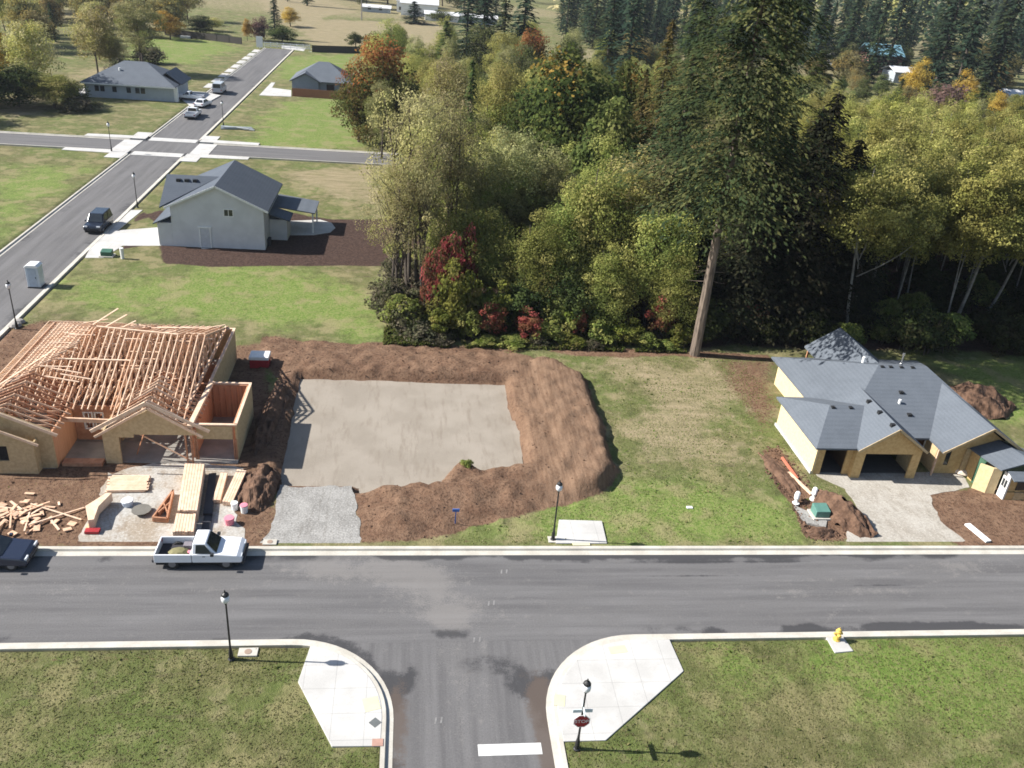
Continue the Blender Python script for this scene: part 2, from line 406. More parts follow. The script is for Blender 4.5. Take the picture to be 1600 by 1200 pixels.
def ground_mat():
    m, nt, b = base_mat('ground_cover')
    b.inputs['Roughness'].default_value = 0.97; b.inputs['Specular IOR Level'].default_value = 0.1
    v = coords(nt)
    n_l = noise(nt, v, 0.13, 4, 0.6); n_m = noise(nt, v, 0.9, 4, 0.6); n_f = noise(nt, v, 5.0, 3, 0.6); n_ff = noise(nt, v, 17.0, 2, 0.5)
    vs = coords(nt, (0.35, 1.6, 1)); n_s = noise(nt, vs, 0.8, 3, 0.6)
    s1 = nt.nodes.new('ShaderNodeAttribute'); s1.attribute_name = 'soil'
    s2 = nt.nodes.new('ShaderNodeAttribute'); s2.attribute_name = 'dry_vignette'
    sp = nt.nodes.new('ShaderNodeSeparateColor'); nt.links.new(s1.outputs['Color'], sp.inputs[0])
    sq = nt.nodes.new('ShaderNodeSeparateColor'); nt.links.new(s2.outputs['Color'], sq.inputs[0])
    olive = (0.128, 0.120, 0.055); straw = (0.225, 0.190, 0.115); green = (0.108, 0.132, 0.042); deep = (0.074, 0.082, 0.031)
    brown = (0.105, 0.082, 0.054)
    n_b = noise(nt, v, 0.33, 4, 0.65)
    c = mixc(nt, ramp(nt, n_l, 0.35, 0.65), olive, green)
    c = mixc(nt, math_(nt, 'MULTIPLY', ramp(nt, n_m, 0.50, 0.72), 0.75), c, straw)
    c = mixc(nt, math_(nt, 'MULTIPLY', ramp(nt, n_b, 0.50, 0.66), 0.55), c, (0.190, 0.160, 0.095))
    c = mixc(nt, math_(nt, 'MULTIPLY', ramp(nt, n_m, 0.48, 0.30), 0.8), c, deep)
    c = mixc(nt, math_(nt, 'MULTIPLY', ramp(nt, n_s, 0.58, 0.72), 0.55), c, brown)
    lush_c = mixc(nt, ramp(nt, n_f, 0.35, 0.65), (0.118, 0.188, 0.036), (0.180, 0.212, 0.066))
    f = ramp(nt, math_(nt, 'ADD', sp.outputs[2], math_(nt, 'MULTIPLY', math_(nt, 'SUBTRACT', n_m, 0.5), 1.3)), 0.15, 0.9)
    c = mixc(nt, math_(nt, 'MULTIPLY', f, 0.85), c, lush_c)
    tan_c = mixc(nt, ramp(nt, n_s, 0.35, 0.65), (0.300, 0.240, 0.155), (0.215, 0.180, 0.105))
    c = mixc(nt, math_(nt, 'MULTIPLY', ramp(nt, n_b, 0.48, 0.64), 0.65), c, (0.235, 0.205, 0.105))
    f = ramp(nt, math_(nt, 'ADD', sq.outputs[0], math_(nt, 'MULTIPLY', math_(nt, 'SUBTRACT', n_m, 0.5), 1.1)), 0.2, 0.8)
    c = mixc(nt, math_(nt, 'MULTIPLY', f, 0.85), c, tan_c)
    c = mixc(nt, math_(nt, 'MULTIPLY', ramp(nt, n_f, 0.52, 0.70), 0.5), c, mixc(nt, 0.5, c, (0.26, 0.24, 0.12)))
    c = mixc(nt, math_(nt, 'MULTIPLY', ramp(nt, n_f, 0.46, 0.32), 0.55), c, mixc(nt, 0.5, c, (0.02, 0.028, 0.008)))
    c = mixc(nt, math_(nt, 'MULTIPLY', sq.outputs[2], 0.75), c, mixc(nt, 1.0, c, (0.78, 0.82, 0.72), 'MULTIPLY'))  # vignette darkening put evenly into the colour of the nearest lawns
    # dirt
    d = mixc(nt, ramp(nt, n_m, 0.3, 0.7), srgb(98, 75, 60), srgb(120, 96, 78))
    d = mixc(nt, ramp(nt, n_f, 0.45, 0.7), d, srgb(78, 59, 47))
    d = mixc(nt, math_(nt, 'MULTIPLY', ramp(nt, n_ff, 0.55, 0.75), 0.5), d, srgb(145, 124, 104))
    vt = coords(nt, (3.6, 0.24, 1)); n_t = noise(nt, vt, 1.1, 4, 0.6)
    dw = mixc(nt, ramp(nt, n_t, 0.38, 0.62), srgb(128, 105, 86), srgb(104, 83, 67))
    d = mixc(nt, math_(nt, 'MULTIPLY', sq.outputs[1], 0.75), d, dw)
    f = ramp(nt, math_(nt, 'ADD', sp.outputs[0], math_(nt, 'MULTIPLY', math_(nt, 'SUBTRACT', n_f, 0.5), 0.9)), 0.35, 0.65)
    c = mixc(nt, f, c, d)
    mu = mixc(nt, ramp(nt, n_f, 0.3, 0.7), srgb(54, 42, 37), srgb(80, 64, 57))
    f2 = ramp(nt, math_(nt, 'ADD', sp.outputs[1], math_(nt, 'MULTIPLY', math_(nt, 'SUBTRACT', n_f, 0.5), 0.7)), 0.35, 0.65)
    c = mixc(nt, f2, c, mu)
    nt.links.new(c, b.inputs['Base Color'])
    h = math_(nt, 'ADD', math_(nt, 'MULTIPLY', n_f, 0.6), math_(nt, 'MULTIPLY', n_ff, 0.4))
    bump(nt, b, h, 0.9, 0.12)
    return m
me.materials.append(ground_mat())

# thin sheets on the flattened soil
def ragged(poly, step=0.35, amp=0.22, seed=0):
    P = []
    for i in range(len(poly)):
        a = np.array(poly[i]); b = np.array(poly[(i+1) % len(poly)]); n = max(1, int(np.hypot(*(b-a))/step))
        nrm = np.array([-(b-a)[1], (b-a)[0]])/(np.hypot(*(b-a))+1e-9)
        for k in range(n):
            p = a+(b-a)*k/n
            P.append(tuple(p+nrm*(fbm(np.array([p[0]]), np.array([p[1]]), 1.0, 3, seed)[0]-0.5)*2*amp))
    return P
def sheet(name, poly, zt, m, amp=0.22, seed=0, step=0.35):
    P = ragged(poly, step, amp, seed) if amp else list(poly)
    o = MB().prism(P, zt-0.12, zt).build(name, m); return struct(o)
def soil_mat(name, c1, c2, c3, s=0.35, streak=(1, 1, 1), bm=0.4, speck=0.5, fs=14.0):
    m, nt, b = base_mat(name); b.inputs['Roughness'].default_value = 0.95; b.inputs['Specular IOR Level'].default_value = 0.1
    v = coords(nt); v2 = coords(nt, streak)
    a = noise(nt, v, s, 4, 0.6); c_ = noise(nt, v2, 1.6, 4, 0.6); f = noise(nt, v, fs, 3, 0.65)
    c = mixc(nt, ramp(nt, a, 0.35, 0.65), c1, c2)
    c = mixc(nt, math_(nt, 'MULTIPLY', ramp(nt, c_, 0.5, 0.72), 0.6), c, c3)
    c = mixc(nt, math_(nt, 'MULTIPLY', ramp(nt, f, 0.5, 0.72), speck), c, tuple(min(1, q*1.45) for q in c1))
    c = mixc(nt, math_(nt, 'MULTIPLY', ramp(nt, f, 0.48, 0.30), speck), c, tuple(q*0.6 for q in c2))
    nt.links.new(c, b.inputs['Base Color']); bump(nt, b, f, bm, 0.04); return m
pad_m = soil_mat('pad_sand', srgb(145, 137, 126), srgb(134, 126, 115), srgb(120, 110, 98), 0.3, (1.4, 0.25, 1), 0.3, 0.3)
gravel_m = soil_mat('grey_gravel', srgb(148, 146, 142), srgb(130, 128, 124), srgb(112, 108, 102), 0.6, (2.2, 0.25, 1), 0.8, 0.7, 9.0)
gravel_b = soil_mat('beige_gravel', srgb(166, 161, 152), srgb(152, 146, 136), srgb(132, 124, 113), 0.5, (1.5, 0.6, 1), 0.5, 0.5, 8.0)
sheet('building_pad', PAD, -0.285, pad_m, 0.28, 4)
sheet('gravel_driveway', [(p[0], p[1]) for p in GRAVEL], 0.09, gravel_m, 0.30, 9)
sheet('gravel_driveway', RHDRIVE, 0.085, gravel_b, 0.25, 2)
gravel_c = soil_mat('mixed_gravel', srgb(168, 166, 161), srgb(146, 134, 118), srgb(128, 112, 94), 0.28, (1.3, 0.6, 1), 0.5, 0.5, 8.0)
sheet('gravel_apron', FHAPRON, 0.085, gravel_c, 0.5, 6)
# ramp between gravel and pad is left to the terrain

# ------------------------------------------------------------------ roads
def arc(cx, cy, r, a0, a1, n=14):
    return [(cx+r*math.cos(R(a0+(a1-a0)*i/n)), cy+r*math.sin(R(a0+(a1-a0)*i/n))) for i in range(n+1)]
LEFT_PATH = [(-400, MAIN_Y0), (-5.5, MAIN_Y0)]
KL = [(-400.0, MAIN_Y0), (-60, MAIN_Y0), (-20, MAIN_Y0)]+arc(-5.5, 28.8, 5.0, 90, 0)+[(-0.5, 20), (-0.5, -40)]
KR = [(7.45, -40), (7.45, 20)]+arc(12.6, 28.65, 5.15, 180, 90)+[(40, MAIN_Y0), (400, MAIN_Y0)]
def kerb(path, name='kerb', gutter=0.32, flip=False, w=0.24):
    prof = [(-gutter, -0.05), (-gutter, 0.012), (-0.02, 0.022), (0.03, 0.15), (w, 0.155), (w, -0.2)]
    P = [Vector((p[0], p[1])) for p in path]; vs = []; n = len(prof)
    for i, p in enumerate(P):
        d = (P[min(i+1, len(P)-1)]-P[max(i-1, 0)]).normalized(); nr = Vector((-d.y, d.x))*(-1 if flip else 1)
        for o, zz in prof: vs.append((p.x+nr.x*o, p.y+nr.y*o, zz))
    fs = []
    for i in range(len(P)-1):
        for j in range(n-1): fs.append((i*n+j, i*n+j+1, (i+1)*n+j+1, (i+1)*n+j) if flip else (i*n+j, (i+1)*n+j, (i+1)*n+j+1, i*n+j+1))
    mb = MB(); mb.add(vs, fs); return struct(mb.build(name, kerbcon))
def dens(a, b, n=60): return [(a[0]+(b[0]-a[0])*i/n, a[1]+(b[1]-a[1])*i/n) for i in range(n+1)]
kerb(KL, flip=True); kerb(KR, flip=True)
kerb(dens((SIDE_X1+6, MAIN_Y1), (400, MAIN_Y1)), gutter=0.42, w=0.28)
kerb(dens((SIDE_X1, 135), (SIDE_X1, MAIN_Y1+6))+arc(SIDE_X1+6, MAIN_Y1+6, 6, 180, 270), gutter=0.3)
kerb(dens((SIDE_X0, MAIN_Y1), (SIDE_X0, 135)), gutter=0.3)
kerb(dens((SIDE_X0, 147), (SIDE_X0, 268.5)), gutter=0.3)
kerb(dens((SIDE_X1, 268.5), (SIDE_X1, 147)), gutter=0.3)
for xa, xb in ((-260, SIDE_X0-2.5), (SIDE_X1+2.5, 8)):
    kerb(dens((xa, CROSS_Y1), (xb, CROSS_Y1)), gutter=0.3); kerb(dens((xb, CROSS_Y0), (xa, CROSS_Y0)), gutter=0.3)

def road_sheet(name, x0, x1, y0, y1, zt, step, axis, cut=None):
    xs = np.linspace(x0, x1, max(2, int((x1-x0)/step[0])+1)); ys = np.linspace(y0, y1, max(2, int((y1-y0)/step[1])+1))
    A, B = np.meshgrid(xs, ys); a = A.ravel(); b = B.ravel()
    me = bpy.data.meshes.new(name)
    idx = np.arange(a.size).reshape(A.shape)
    q = np.stack([idx[:-1,:-1], idx[:-1,1:], idx[1:,1:], idx[1:,:-1]], -1).reshape(-1, 4)
    if cut is not None:
        cx = a[q].mean(1); cy = b[q].mean(1); q = q[cut(cx, cy)]
    me.vertices.add(a.size); me.vertices.foreach_set('co', np.column_stack([a, b, np.full_like(a, zt)]).ravel())
    me.loops.add(q.size); me.loops.foreach_set('vertex_index', q.ravel().astype(np.int32))
    me.polygons.add(len(q)); me.polygons.foreach_set('loop_start', np.arange(0, q.size, 4, dtype=np.int32)); me.update(calc_edges=True)
    r = road_sd(a, b); w = fbm(a, b, 2.5, 3, 31)-0.5
    mud = np.zeros_like(a); dust = np.zeros_like(a); oil = np.zeros_like(a)
    def blob(px, py, rx, ry, k=1): return k*np.exp(-(((a-px)/rx)**2+((b-py)/ry)**2)+w*1.8)
    mud = np.clip(blob(7.0, 29.0, .7, 2.6)+blob(0.0, 28.5, .6, 2.2)+blob(7.0, 26.2, .5, 1.4), 0, 1)
    dust = np.clip(blob(-2.5, 39.8, 4.5, 1.3, .8)+blob(0.5, 38.5, 3, 1.2, .5)+blob(36, 39.8, 4, 1.0, .5)+blob(-20, 38, 6, 1, .35)+blob(3, 31, 2.0, 4, .35)+blob(-38, 60, 1.0, 40, .3)+blob(3.2, 36, 4, 1.4, .5)+blob(25, 37.5, 12, .5, .35), 0, 1)
    for pts in (((-3.5,41.2),(-2.2,39.8),(0.2,38.6),(3.5,38.2)),((-2.0,41.2),(-1.0,40.0),(1.0,39.1),(4.5,38.8)),((-5.0,41.2),(-5.4,39.6),(-7.5,38.2),(-12,37.8)),((1.0,38.0),(2.6,36.0),(3.0,33.0),(3.0,27)),((2.8,38.0),(4.2,36.0),(4.6,33.0),(4.6,27)),((35,41.2),(33,39.6),(29,38.6),(22,38.4)),((36.5,41.2),(35,39.0),(30,37.4),(22,37.0)),((24,34.8),(26,36.4),(27,35.2),(26.8,34.4))):
        for (ax, ay), (bx, by) in zip(pts[:-1], pts[1:]):
            t_ = np.clip(((a-ax)*(bx-ax)+(b-ay)*(by-ay))/((bx-ax)**2+(by-ay)**2), 0, 1)
            dust = np.maximum(dust, 0.42*np.exp(-(np.hypot(a-ax-t_*(bx-ax), b-ay-t_*(by-ay))/.20)**2))
    oil = np.clip(sstep(-r+0.35, -1.3, 0.1)*sstep(w, -0.12, 0.2)+blob(4.5, 32.2, 2.2, .9, .7)+blob(6.3, 30.8, 1.2, 1.0, .7)+blob(0.4, 31, .8, 1.3, .6)+blob(8, 40.9, 8, .35, .8)+blob(26, 34.3, 9, .4, .7)+blob(20, 40.2, 8, .15, .6)+blob(30, 38.0, 7, .12, .6)+blob(18, 38.9, 6, .12, .6)+blob(33, 34.2, 6, .5, .9)+blob(20, 40.95, 14, .3, .9)-0.15, 0, 1)
    at = me.color_attributes.new('wear', 'FLOAT_COLOR', 'POINT')
    at.data.foreach_set('color', np.column_stack([mud, dust, oil, np.ones_like(a)]).astype(np.float32).ravel())
    me.materials.append(asphalt(axis)); o = bpy.data.objects.new(name, me); COL.objects.link(o); return struct(o)
def asphalt(axis):
    nm = 'asphalt_'+axis
    if nm in MATS: return MATS[nm]
    m, nt, b = base_mat(nm); b.inputs['Roughness'].default_value = 0.9; b.inputs['Specular IOR Level'].default_value = 0.2
    v = coords(nt); vs = coords(nt, (0.06, 1.3, 1) if axis == 'x' else (1.3, 0.06, 1))
    st = noise(nt, vs, 1.0, 4, 0.6); bl = noise(nt, v, 0.35, 4, 0.6); f = noise(nt, v, 12, 3, 0.6); mm = noise(nt, v, 1.7, 4, 0.65)
    c = mixc(nt, ramp(nt, st, 0.33, 0.67), (0.098, 0.095, 0.096), (0.142, 0.138, 0.138))
    c = mixc(nt, math_(nt, 'MULTIPLY', ramp(nt, bl, 0.4, 0.65), 0.6), c, (0.122, 0.118, 0.117))
    c = mixc(nt, math_(nt, 'MULTIPLY', ramp(nt, mm, 0.56, 0.75), 0.45), c, (0.170, 0.162, 0.155))
    c = mixc(nt, math_(nt, 'MULTIPLY', ramp(nt, f, 0.52, 0.75), 0.3), c, (0.20, 0.194, 0.19))
    c = mixc(nt, math_(nt, 'MULTIPLY', ramp(nt, f, 0.48, 0.3), 0.3), c, (0.058, 0.056, 0.057))
    w = nt.nodes.new('ShaderNodeAttribute'); w.attribute_name = 'wear'
    sp = nt.nodes.new('ShaderNodeSeparateColor'); nt.links.new(w.outputs['Color'], sp.inputs[0])
    def msk(o, lo=0.25, hi=0.75): return ramp(nt, math_(nt, 'ADD', o, math_(nt, 'ADD', math_(nt, 'MULTIPLY', math_(nt, 'SUBTRACT', mm, 0.5), 1.1), math_(nt, 'MULTIPLY', math_(nt, 'SUBTRACT', f, 0.5), 0.9))), lo, hi)
    c = mixc(nt, math_(nt, 'MULTIPLY', msk(sp.outputs[1]), 0.40), c, (0.225, 0.21, 0.195))
    c = mixc(nt, math_(nt, 'MULTIPLY', msk(sp.outputs[2]), 0.78), c, (0.032, 0.032, 0.035))
    c = mixc(nt, math_(nt, 'MULTIPLY', msk(sp.outputs[0]), 0.8), c, (0.095, 0.073, 0.060))
    nt.links.new(c, b.inputs['Base Color']); bump(nt, b, f, 0.25, 0.02); return m
road_sheet('main_road', -60, 90, MAIN_Y0-0.02, MAIN_Y1+0.02, 0.0, (0.25, 0.16), 'x')
road_sheet('main_road', -400, -60, MAIN_Y0, MAIN_Y1, 0.0, (10, 1), 'x'); road_sheet('main_road', 90, 400, MAIN_Y0, MAIN_Y1, 0.0, (10, 1), 'x')
road_sheet('junction_road', -6, 13.2, -40, MAIN_Y0+0.0, -0.004, (0.3, 0.3), 'y', cut=lambda a, b: road_sd(a, b) > -0.25)
road_sheet('side_road', SIDE_X0, SIDE_X1, MAIN_Y1, 268.5, 0.0, (0.8, 1.0), 'y')
road_sheet('cross_street', -260, SIDE_X0, CROSS_Y0, CROSS_Y1, 0.0, (2, 1), 'x'); road_sheet('cross_street', SIDE_X1, 10, CROSS_Y0, CROSS_Y1, 0.0, (1, 1), 'x')
# stop bar and survey ticks
mk2 = mat('faded_marking', (0.22, 0.215, 0.21), (0.16, 0.155, 0.15), 6, 0.7, world=True)
mk = mat('road_marking_white', (0.62, 0.62, 0.60), (0.50, 0.50, 0.48), 3, 0.7, world=True)
struct(MB().prism([(3.7,27.25),(6.65,27.25),(6.65,26.62),(3.7,26.62)], -0.002, 0.004).build('stop_line', mk))
mb = MB()
for px, py in ((783,893),(791,893),(763,943),(771,942),(740,1000),(749,999),(680,1126),(689,1125)):
    p = G(px, py); mb.prism([(p.x-.05,p.y-.18),(p.x+.04,p.y-.18),(p.x+.10,p.y+.18),(p.x+.01,p.y+.18)], 0.001, 0.005)
struct(mb.build('road_paint_marks', mk2))

# ------------------------------------------------------------------ pavements
cornerL = [(p[0], p[1]) for p in arc(-5.5, 28.8, 4.78, 78, 0)]+[(-0.74, 27.2), (-2.9, 27.25), (-4.85, 31.1)]
struct(MB().prism(cornerL, -0.2, 0.17).build('corner_pavement', concrete, bevel=0.02))
cornerR = [(p[0], p[1]) for p in arc(12.6, 28.65, 4.92, 180, 90)]+[(14.5, 33.55), (14.65, 31.3), (9.7, 27.15), (7.7, 27.15)]
struct(MB().prism(cornerR, -0.2, 0.17).build('corner_pavement', concrete, bevel=0.02))
struct(MB().prism(PX((868,852),(948,852),(940,817),(873,815)), -0.2, 0.17).build('pavement_pad', concrete, bevel=0.02))
hp = G(1310, 1008)
struct(MB().prism([(hp.x-.55,hp.y-.7),(hp.x+.55,hp.y-.6),(hp.x+.45,hp.y+.45),(hp.x-.55,hp.y+.45)], -0.2, 0.165).build('hydrant_pad', concrete, bevel=0.02))
# white house drive and patio
struct(MB().prism(PX((140,392),(205,330),(223,330),(184,362),(250,357),(252,386),(192,386),(162,405),(133,405)), -0.1, 0.16).build('concrete_driveway', concrete))
pat = PX((452,347),(500,345),(518,350),(524,358),(516,365),(490,369),(452,369))
struct(MB().prism(pat, -0.1, 0.16).build('patio', concrete))
struct(MB().prism(PX((80,140),(112,131),(136,138),(136,152),(110,150)), -0.1, 0.14).build('patio', concrete))
# raised concrete crosswalks and corner pads at the far crossing
mb = MB()
mb.box(SIDE_X0-3.2, SIDE_X0-0.4, CROSS_Y0+.3, CROSS_Y1-.3, -0.1, 0.05); mb.box(SIDE_X1+.4, SIDE_X1+3.2, CROSS_Y0+.3, CROSS_Y1-.3, -0.1, 0.05)
mb.box(SIDE_X0+.3, SIDE_X1-.3, CROSS_Y1-.1, CROSS_Y1+2.2, -0.1, 0.05); mb.box(SIDE_X0+.3, SIDE_X1-.3, CROSS_Y0-2.2, CROSS_Y0+.1, -0.1, 0.05)
struct(mb.build('crosswalk', concrete))
mb = MB()
for sx, xx in ((-1, SIDE_X0), (1, SIDE_X1)):
    for sy, yy in ((-1, CROSS_Y0), (1, CROSS_Y1)):
        P = [(xx+sx*.25, yy+sy*.3), (xx+sx*9.5, yy+sy*.3), (xx+sx*9.5, yy+sy*1.9), (xx+sx*2.6, yy+sy*2.2), (xx+sx*2.6, yy+sy*5.0), (xx+sx*.25, yy+sy*5.0)]
        mb.prism(P, -0.1, 0.18)
struct(mb.build('corner_pavement', concrete))
mb = MB()
for k in range(9): mb.box(SIDE_X0-2.0, SIDE_X0-.4, 196+k*7.6, 201.5+k*7.6, -0.1, 0.17)
struct(mb.build('pavement', concrete))
struct(MB().prism(PX((440,76),(487,82),(487,77),(440,71)), -0.1, 0.12).build('pavement', concrete))
struct(MB().prism(PX((405,150),(455,152),(455,142),(425,138),(430,130),(424,130)), -0.1, 0.16).build('concrete_driveway', concrete))
struct(MB().prism(PX((275,150),(305,172),(345,150),(320,145),(280,142)), -0.1, 0.16).build('concrete_driveway', concrete))
# ------------------------------------------------------------------ timber-framed house
def truss(mb, p0, p1, zb, peak, w=0.05, h=0.12, webs=3, flat=None, oh=0.5):
    """gable truss between two plan points; peak = rise; flat = half width of the cut-off top (hip truss)"""
    p0 = Vector((*p0, zb)); p1 = Vector((*p1, zb)); d = (p1-p0); L = d.length; d.normalize()
    mid = (p0+p1)/2; up = Vector((0, 0, 1)); sl = peak/(L/2)
    def top(t): return p0+d*t+up*(min(t, L-t)*sl if not flat else min(min(t, L-t)*sl, flat))
    mb.beam(p0, p1, w, h)
    if flat and flat < peak:
        a = flat/sl
        mb.beam(p0-d*oh-up*oh*sl, top(a), w, h); mb.beam(p1+d*oh-up*oh*sl, top(L-a), w, h); mb.beam(top(a), top(L-a), w, h)
    else:
        mb.beam(p0-d*oh-up*oh*sl, mid+up*peak, w, h); mb.beam(p1+d*oh-up*oh*sl, mid+up*peak, w, h)
    n = webs*2
    prev = None
    for i in range(1, n):
        t = L*i/n
        mb.beam(p0+d*t, top(t), w*.9, h*.75, up=d)
        t2 = L*(i+0.5)/n if i < n/2 else L*(i-0.5)/n
        mb.beam(p0+d*t, top(t2), w*.9, h*.75, up=d)
def studwall(mb, a, b, z0, z1, step=0.45, plates=True):
    a = Vector((*a, 0)); b = Vector((*b, 0)); d = b-a; n = max(1, int(d.length/step))
    for i in range(n+1):
        p = a+d*i/n; mb.beam(p+Vector((0,0,z0+.05)), p+Vector((0,0,z1-.1)), 0.06, 0.13, up=Vector((-d.y, d.x, 0)))
    mb.beam(a+Vector((0,0,z0+.025)), b+Vector((0,0,z0+.025)), 0.14, 0.05); mb.beam(a+Vector((0,0,z1-.05)), b+Vector((0,0,z1-.05)), 0.14, 0.1)
rnd = random.Random(3)
H = thing('framed_house', 'unfinished timber-framed house with open roof trusses and plywood walls beside the road', 'house', (-20.5, 56.0, 0.0), world=True)
ZP = 2.8
mb = MB(); mb.box(-28.0,-14.0,53.2,66.5,-0.2,0.14); mb.box(-28.0,-22.5,49.7,53.15,-0.2,0.14); mb.box(-19.5,-11.15,50.5,53.15,-0.2,0.14); mb.box(-13.95,-11.15,53.15,57.0,-0.2,0.14)
mb.build('foundation', slabcon, H)
mb = MB(); mb.box(-22.45,-19.55,50.7,53.1,-0.1,0.12); mb.build('porch_floor', slabcon, H)
def wallbox(name, x0, x1, y0, y1, z0=0.14, z1=ZP, m=osb):
    return MB().box(x0, x1, y0, y1, z0, z1).build(name, m, H)
wallbox('side_wall', -14.12, -14.0, 57.15, 66.4); wallbox('rear_wall', -28.0, -14.13, 66.42, 66.55); wallbox('side_wall', -28.12, -28.0, 49.75, 66.55)
wallbox('side_wall', -22.5, -22.38, 49.85, 53.6, m=mat('orange_bounce_sheathing', (.60,.335,.20), (.49,.25,.14), 2.0, .85, 0, (5,5,.3)))  # orange bounce light put into the colour of this shaded wall
# third garage bay: box with open roof
wallbox('garage_side_wall', -11.25, -11.12, 51.0, 57.0); wallbox('garage_rear_wall', -14.0, -11.26, 56.9, 57.02)
hd = MB(); hd.box(-13.75, -11.4, 50.95, 51.07, 1.75, ZP-0.06); hd.build('garage_header', osb, H)
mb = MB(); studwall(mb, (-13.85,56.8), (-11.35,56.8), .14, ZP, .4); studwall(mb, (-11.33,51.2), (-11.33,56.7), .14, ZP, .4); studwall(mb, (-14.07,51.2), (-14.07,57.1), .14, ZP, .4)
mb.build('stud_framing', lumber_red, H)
mb = MB(); mb.box(-13.98,-11.3,56.86,56.89,.15,ZP-.1); mb.box(-11.285,-11.26,51.1,56.85,.15,ZP-.1); mb.box(-13.99,-13.96,51.2,56.85,.15,ZP-.1); mb.build('inner_sheathing', mat('orange_bounce_sheathing', (.60,.335,.20), (.49,.25,.14), 2.0, .85, 0, (5,5,.3)), H)
mb = MB(); mb.beam((-14.0,56.93,ZP+.06),(-11.1,56.93,ZP+.06),.2,.1); mb.beam((-11.18,51,ZP+.06),(-11.18,56.86,ZP+.06),.18,.1); mb.beam((-14,51.0,ZP+.06),(-11.1,51.0,ZP+.06),.2,.1)
mb.beam((-14.05,57.2,ZP+.05),(-14.05,66.6,ZP+.05),.2,.12); mb.beam((-28,66.5,ZP+.05),(-14.15,66.5,ZP+.05),.2,.12); mb.build('top_plate', lumber_pale, H)
for xx in (-13.85, -11.3):
    for k in range(2): MB().beam((xx+k*.14-.07,51.0,.14),(xx+k*.14-.07,51.0,1.75 if k else ZP-.07),.09,.14,up=(0,1,0)).build('garage_post', lumber_red, H)
# interior partitions seen through the trusses
mb = MB()
for a, b in (((-27.8,60.5),(-14.2,60.5)),((-24,53.5),(-24,66)),((-19.4,53.3),(-19.4,66)),((-17,60.6),(-17,66)),((-22.4,57),(-14.2,57)),((-21.8,53.6),(-21.8,60)),((-14.15,57),(-14.15,66))):
    studwall(mb, a, b, .14, ZP-.02, .5)
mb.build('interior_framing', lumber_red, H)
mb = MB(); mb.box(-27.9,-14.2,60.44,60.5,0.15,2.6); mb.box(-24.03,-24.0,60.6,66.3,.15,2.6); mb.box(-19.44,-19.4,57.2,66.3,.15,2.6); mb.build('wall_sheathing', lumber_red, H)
# entry back wall with windows
mb = MB(); mb.box(-22.3,-21.75,53.3,53.4,.14,ZP); mb.box(-20.35,-19.5,53.3,53.4,.14,ZP); mb.box(-21.75,-20.35,53.3,53.4,.14,.95); mb.box(-21.75,-20.35,53.3,53.4,2.35,ZP); mb.build('entry_wall', lumber_red, H)
for k in range(2):
    w = MB(); x0 = -21.72+k*.72
    for (a, b, c, d) in ((x0,x0+.62,.97,1.05),(x0,x0+.62,2.25,2.33),(x0,x0+.08,1.05,2.25),(x0+.54,x0+.62,1.05,2.25),(x0+.08,x0+.54,1.6,1.68)): w.box(a,b,53.28,53.38,c,d)
    w.build('window', white, H)
# main trusses
zt = ZP+0.18; y0, y1 = 51.6, 66.5
xs = np.arange(-27.6, -14.3, 0.46)
for i, xx in enumerate(xs):
    mb = MB(); pk = 2.55
    xx += rnd.uniform(-.09, .09)
    left = xx+28.0
    fl = None if left > 5.6 else max(0.35, left*0.45)
    ya = 53.4 if xx < -22.2 or -22.2 < xx < -19.6 else 52.0
    truss(mb, (xx, ya), (xx, y1), zt, pk, .065, .14, 5, fl, 0.55)
    mb.build('roof_truss', rnd.choice([lumber, lumber, lumber_pale, lumber_pale]), H)
for i in range(32):                                   # hip jacks on the left slope
    yy = 53.8+i*0.40
    d = min(yy-52.5, 67.0-yy, 5.4)
    if d < .6: continue
    MB().beam((-28.6,yy,zt-.25),(-28.6+d,yy,zt-.25+d*.45),.06,.13).build('jack_rafter', rnd.choice([lumber_pale, lumber]), H)
mb = MB()
mb.beam((-24.6,57.0,zt+1.5),(-18.2,57.0,zt+1.5),.14,.06); mb.beam((-22.5,60.2,zt+2.62),(-16.5,59.2,zt+2.62),.14,.06)
for q in range(5): mb.beam((-27.6+q*.6,53.5+q*1.2,zt+.6),(-22.4+q*.9,64.8-q*.9,zt+2.1-q*.1),.13,.05)
mb.beam((-28.7,52.6,zt-.3),(-28.7,67.2,zt-.3),.05,.2); mb.beam((-28.7,67.2,zt-.3),(-23,67.2,zt-.3),.05,.2)
mb.beam((-14.6,52.2,zt+.35),(-14.6,66,zt+.35),.1,.05); mb.beam((-26.0,63.2,zt+.95),(-15,63.0,zt+1.55),.14,.05)
for q in range(60):
    bx, by = rnd.uniform(-26,-16), rnd.uniform(55,65); bz = zt+min(by-52, 67-by)*.34*rnd.uniform(.6,1)+.1; an = rnd.choice([0,0,0,.3,-.2]); bl = rnd.uniform(.8,2.4)
    mb.beam((bx,by,bz),(bx+bl*math.cos(an),by+bl*math.sin(an),bz+bl*math.sin(an)*.3),.1,.05)
mb.build('truss_brace', lumber_pale, H)
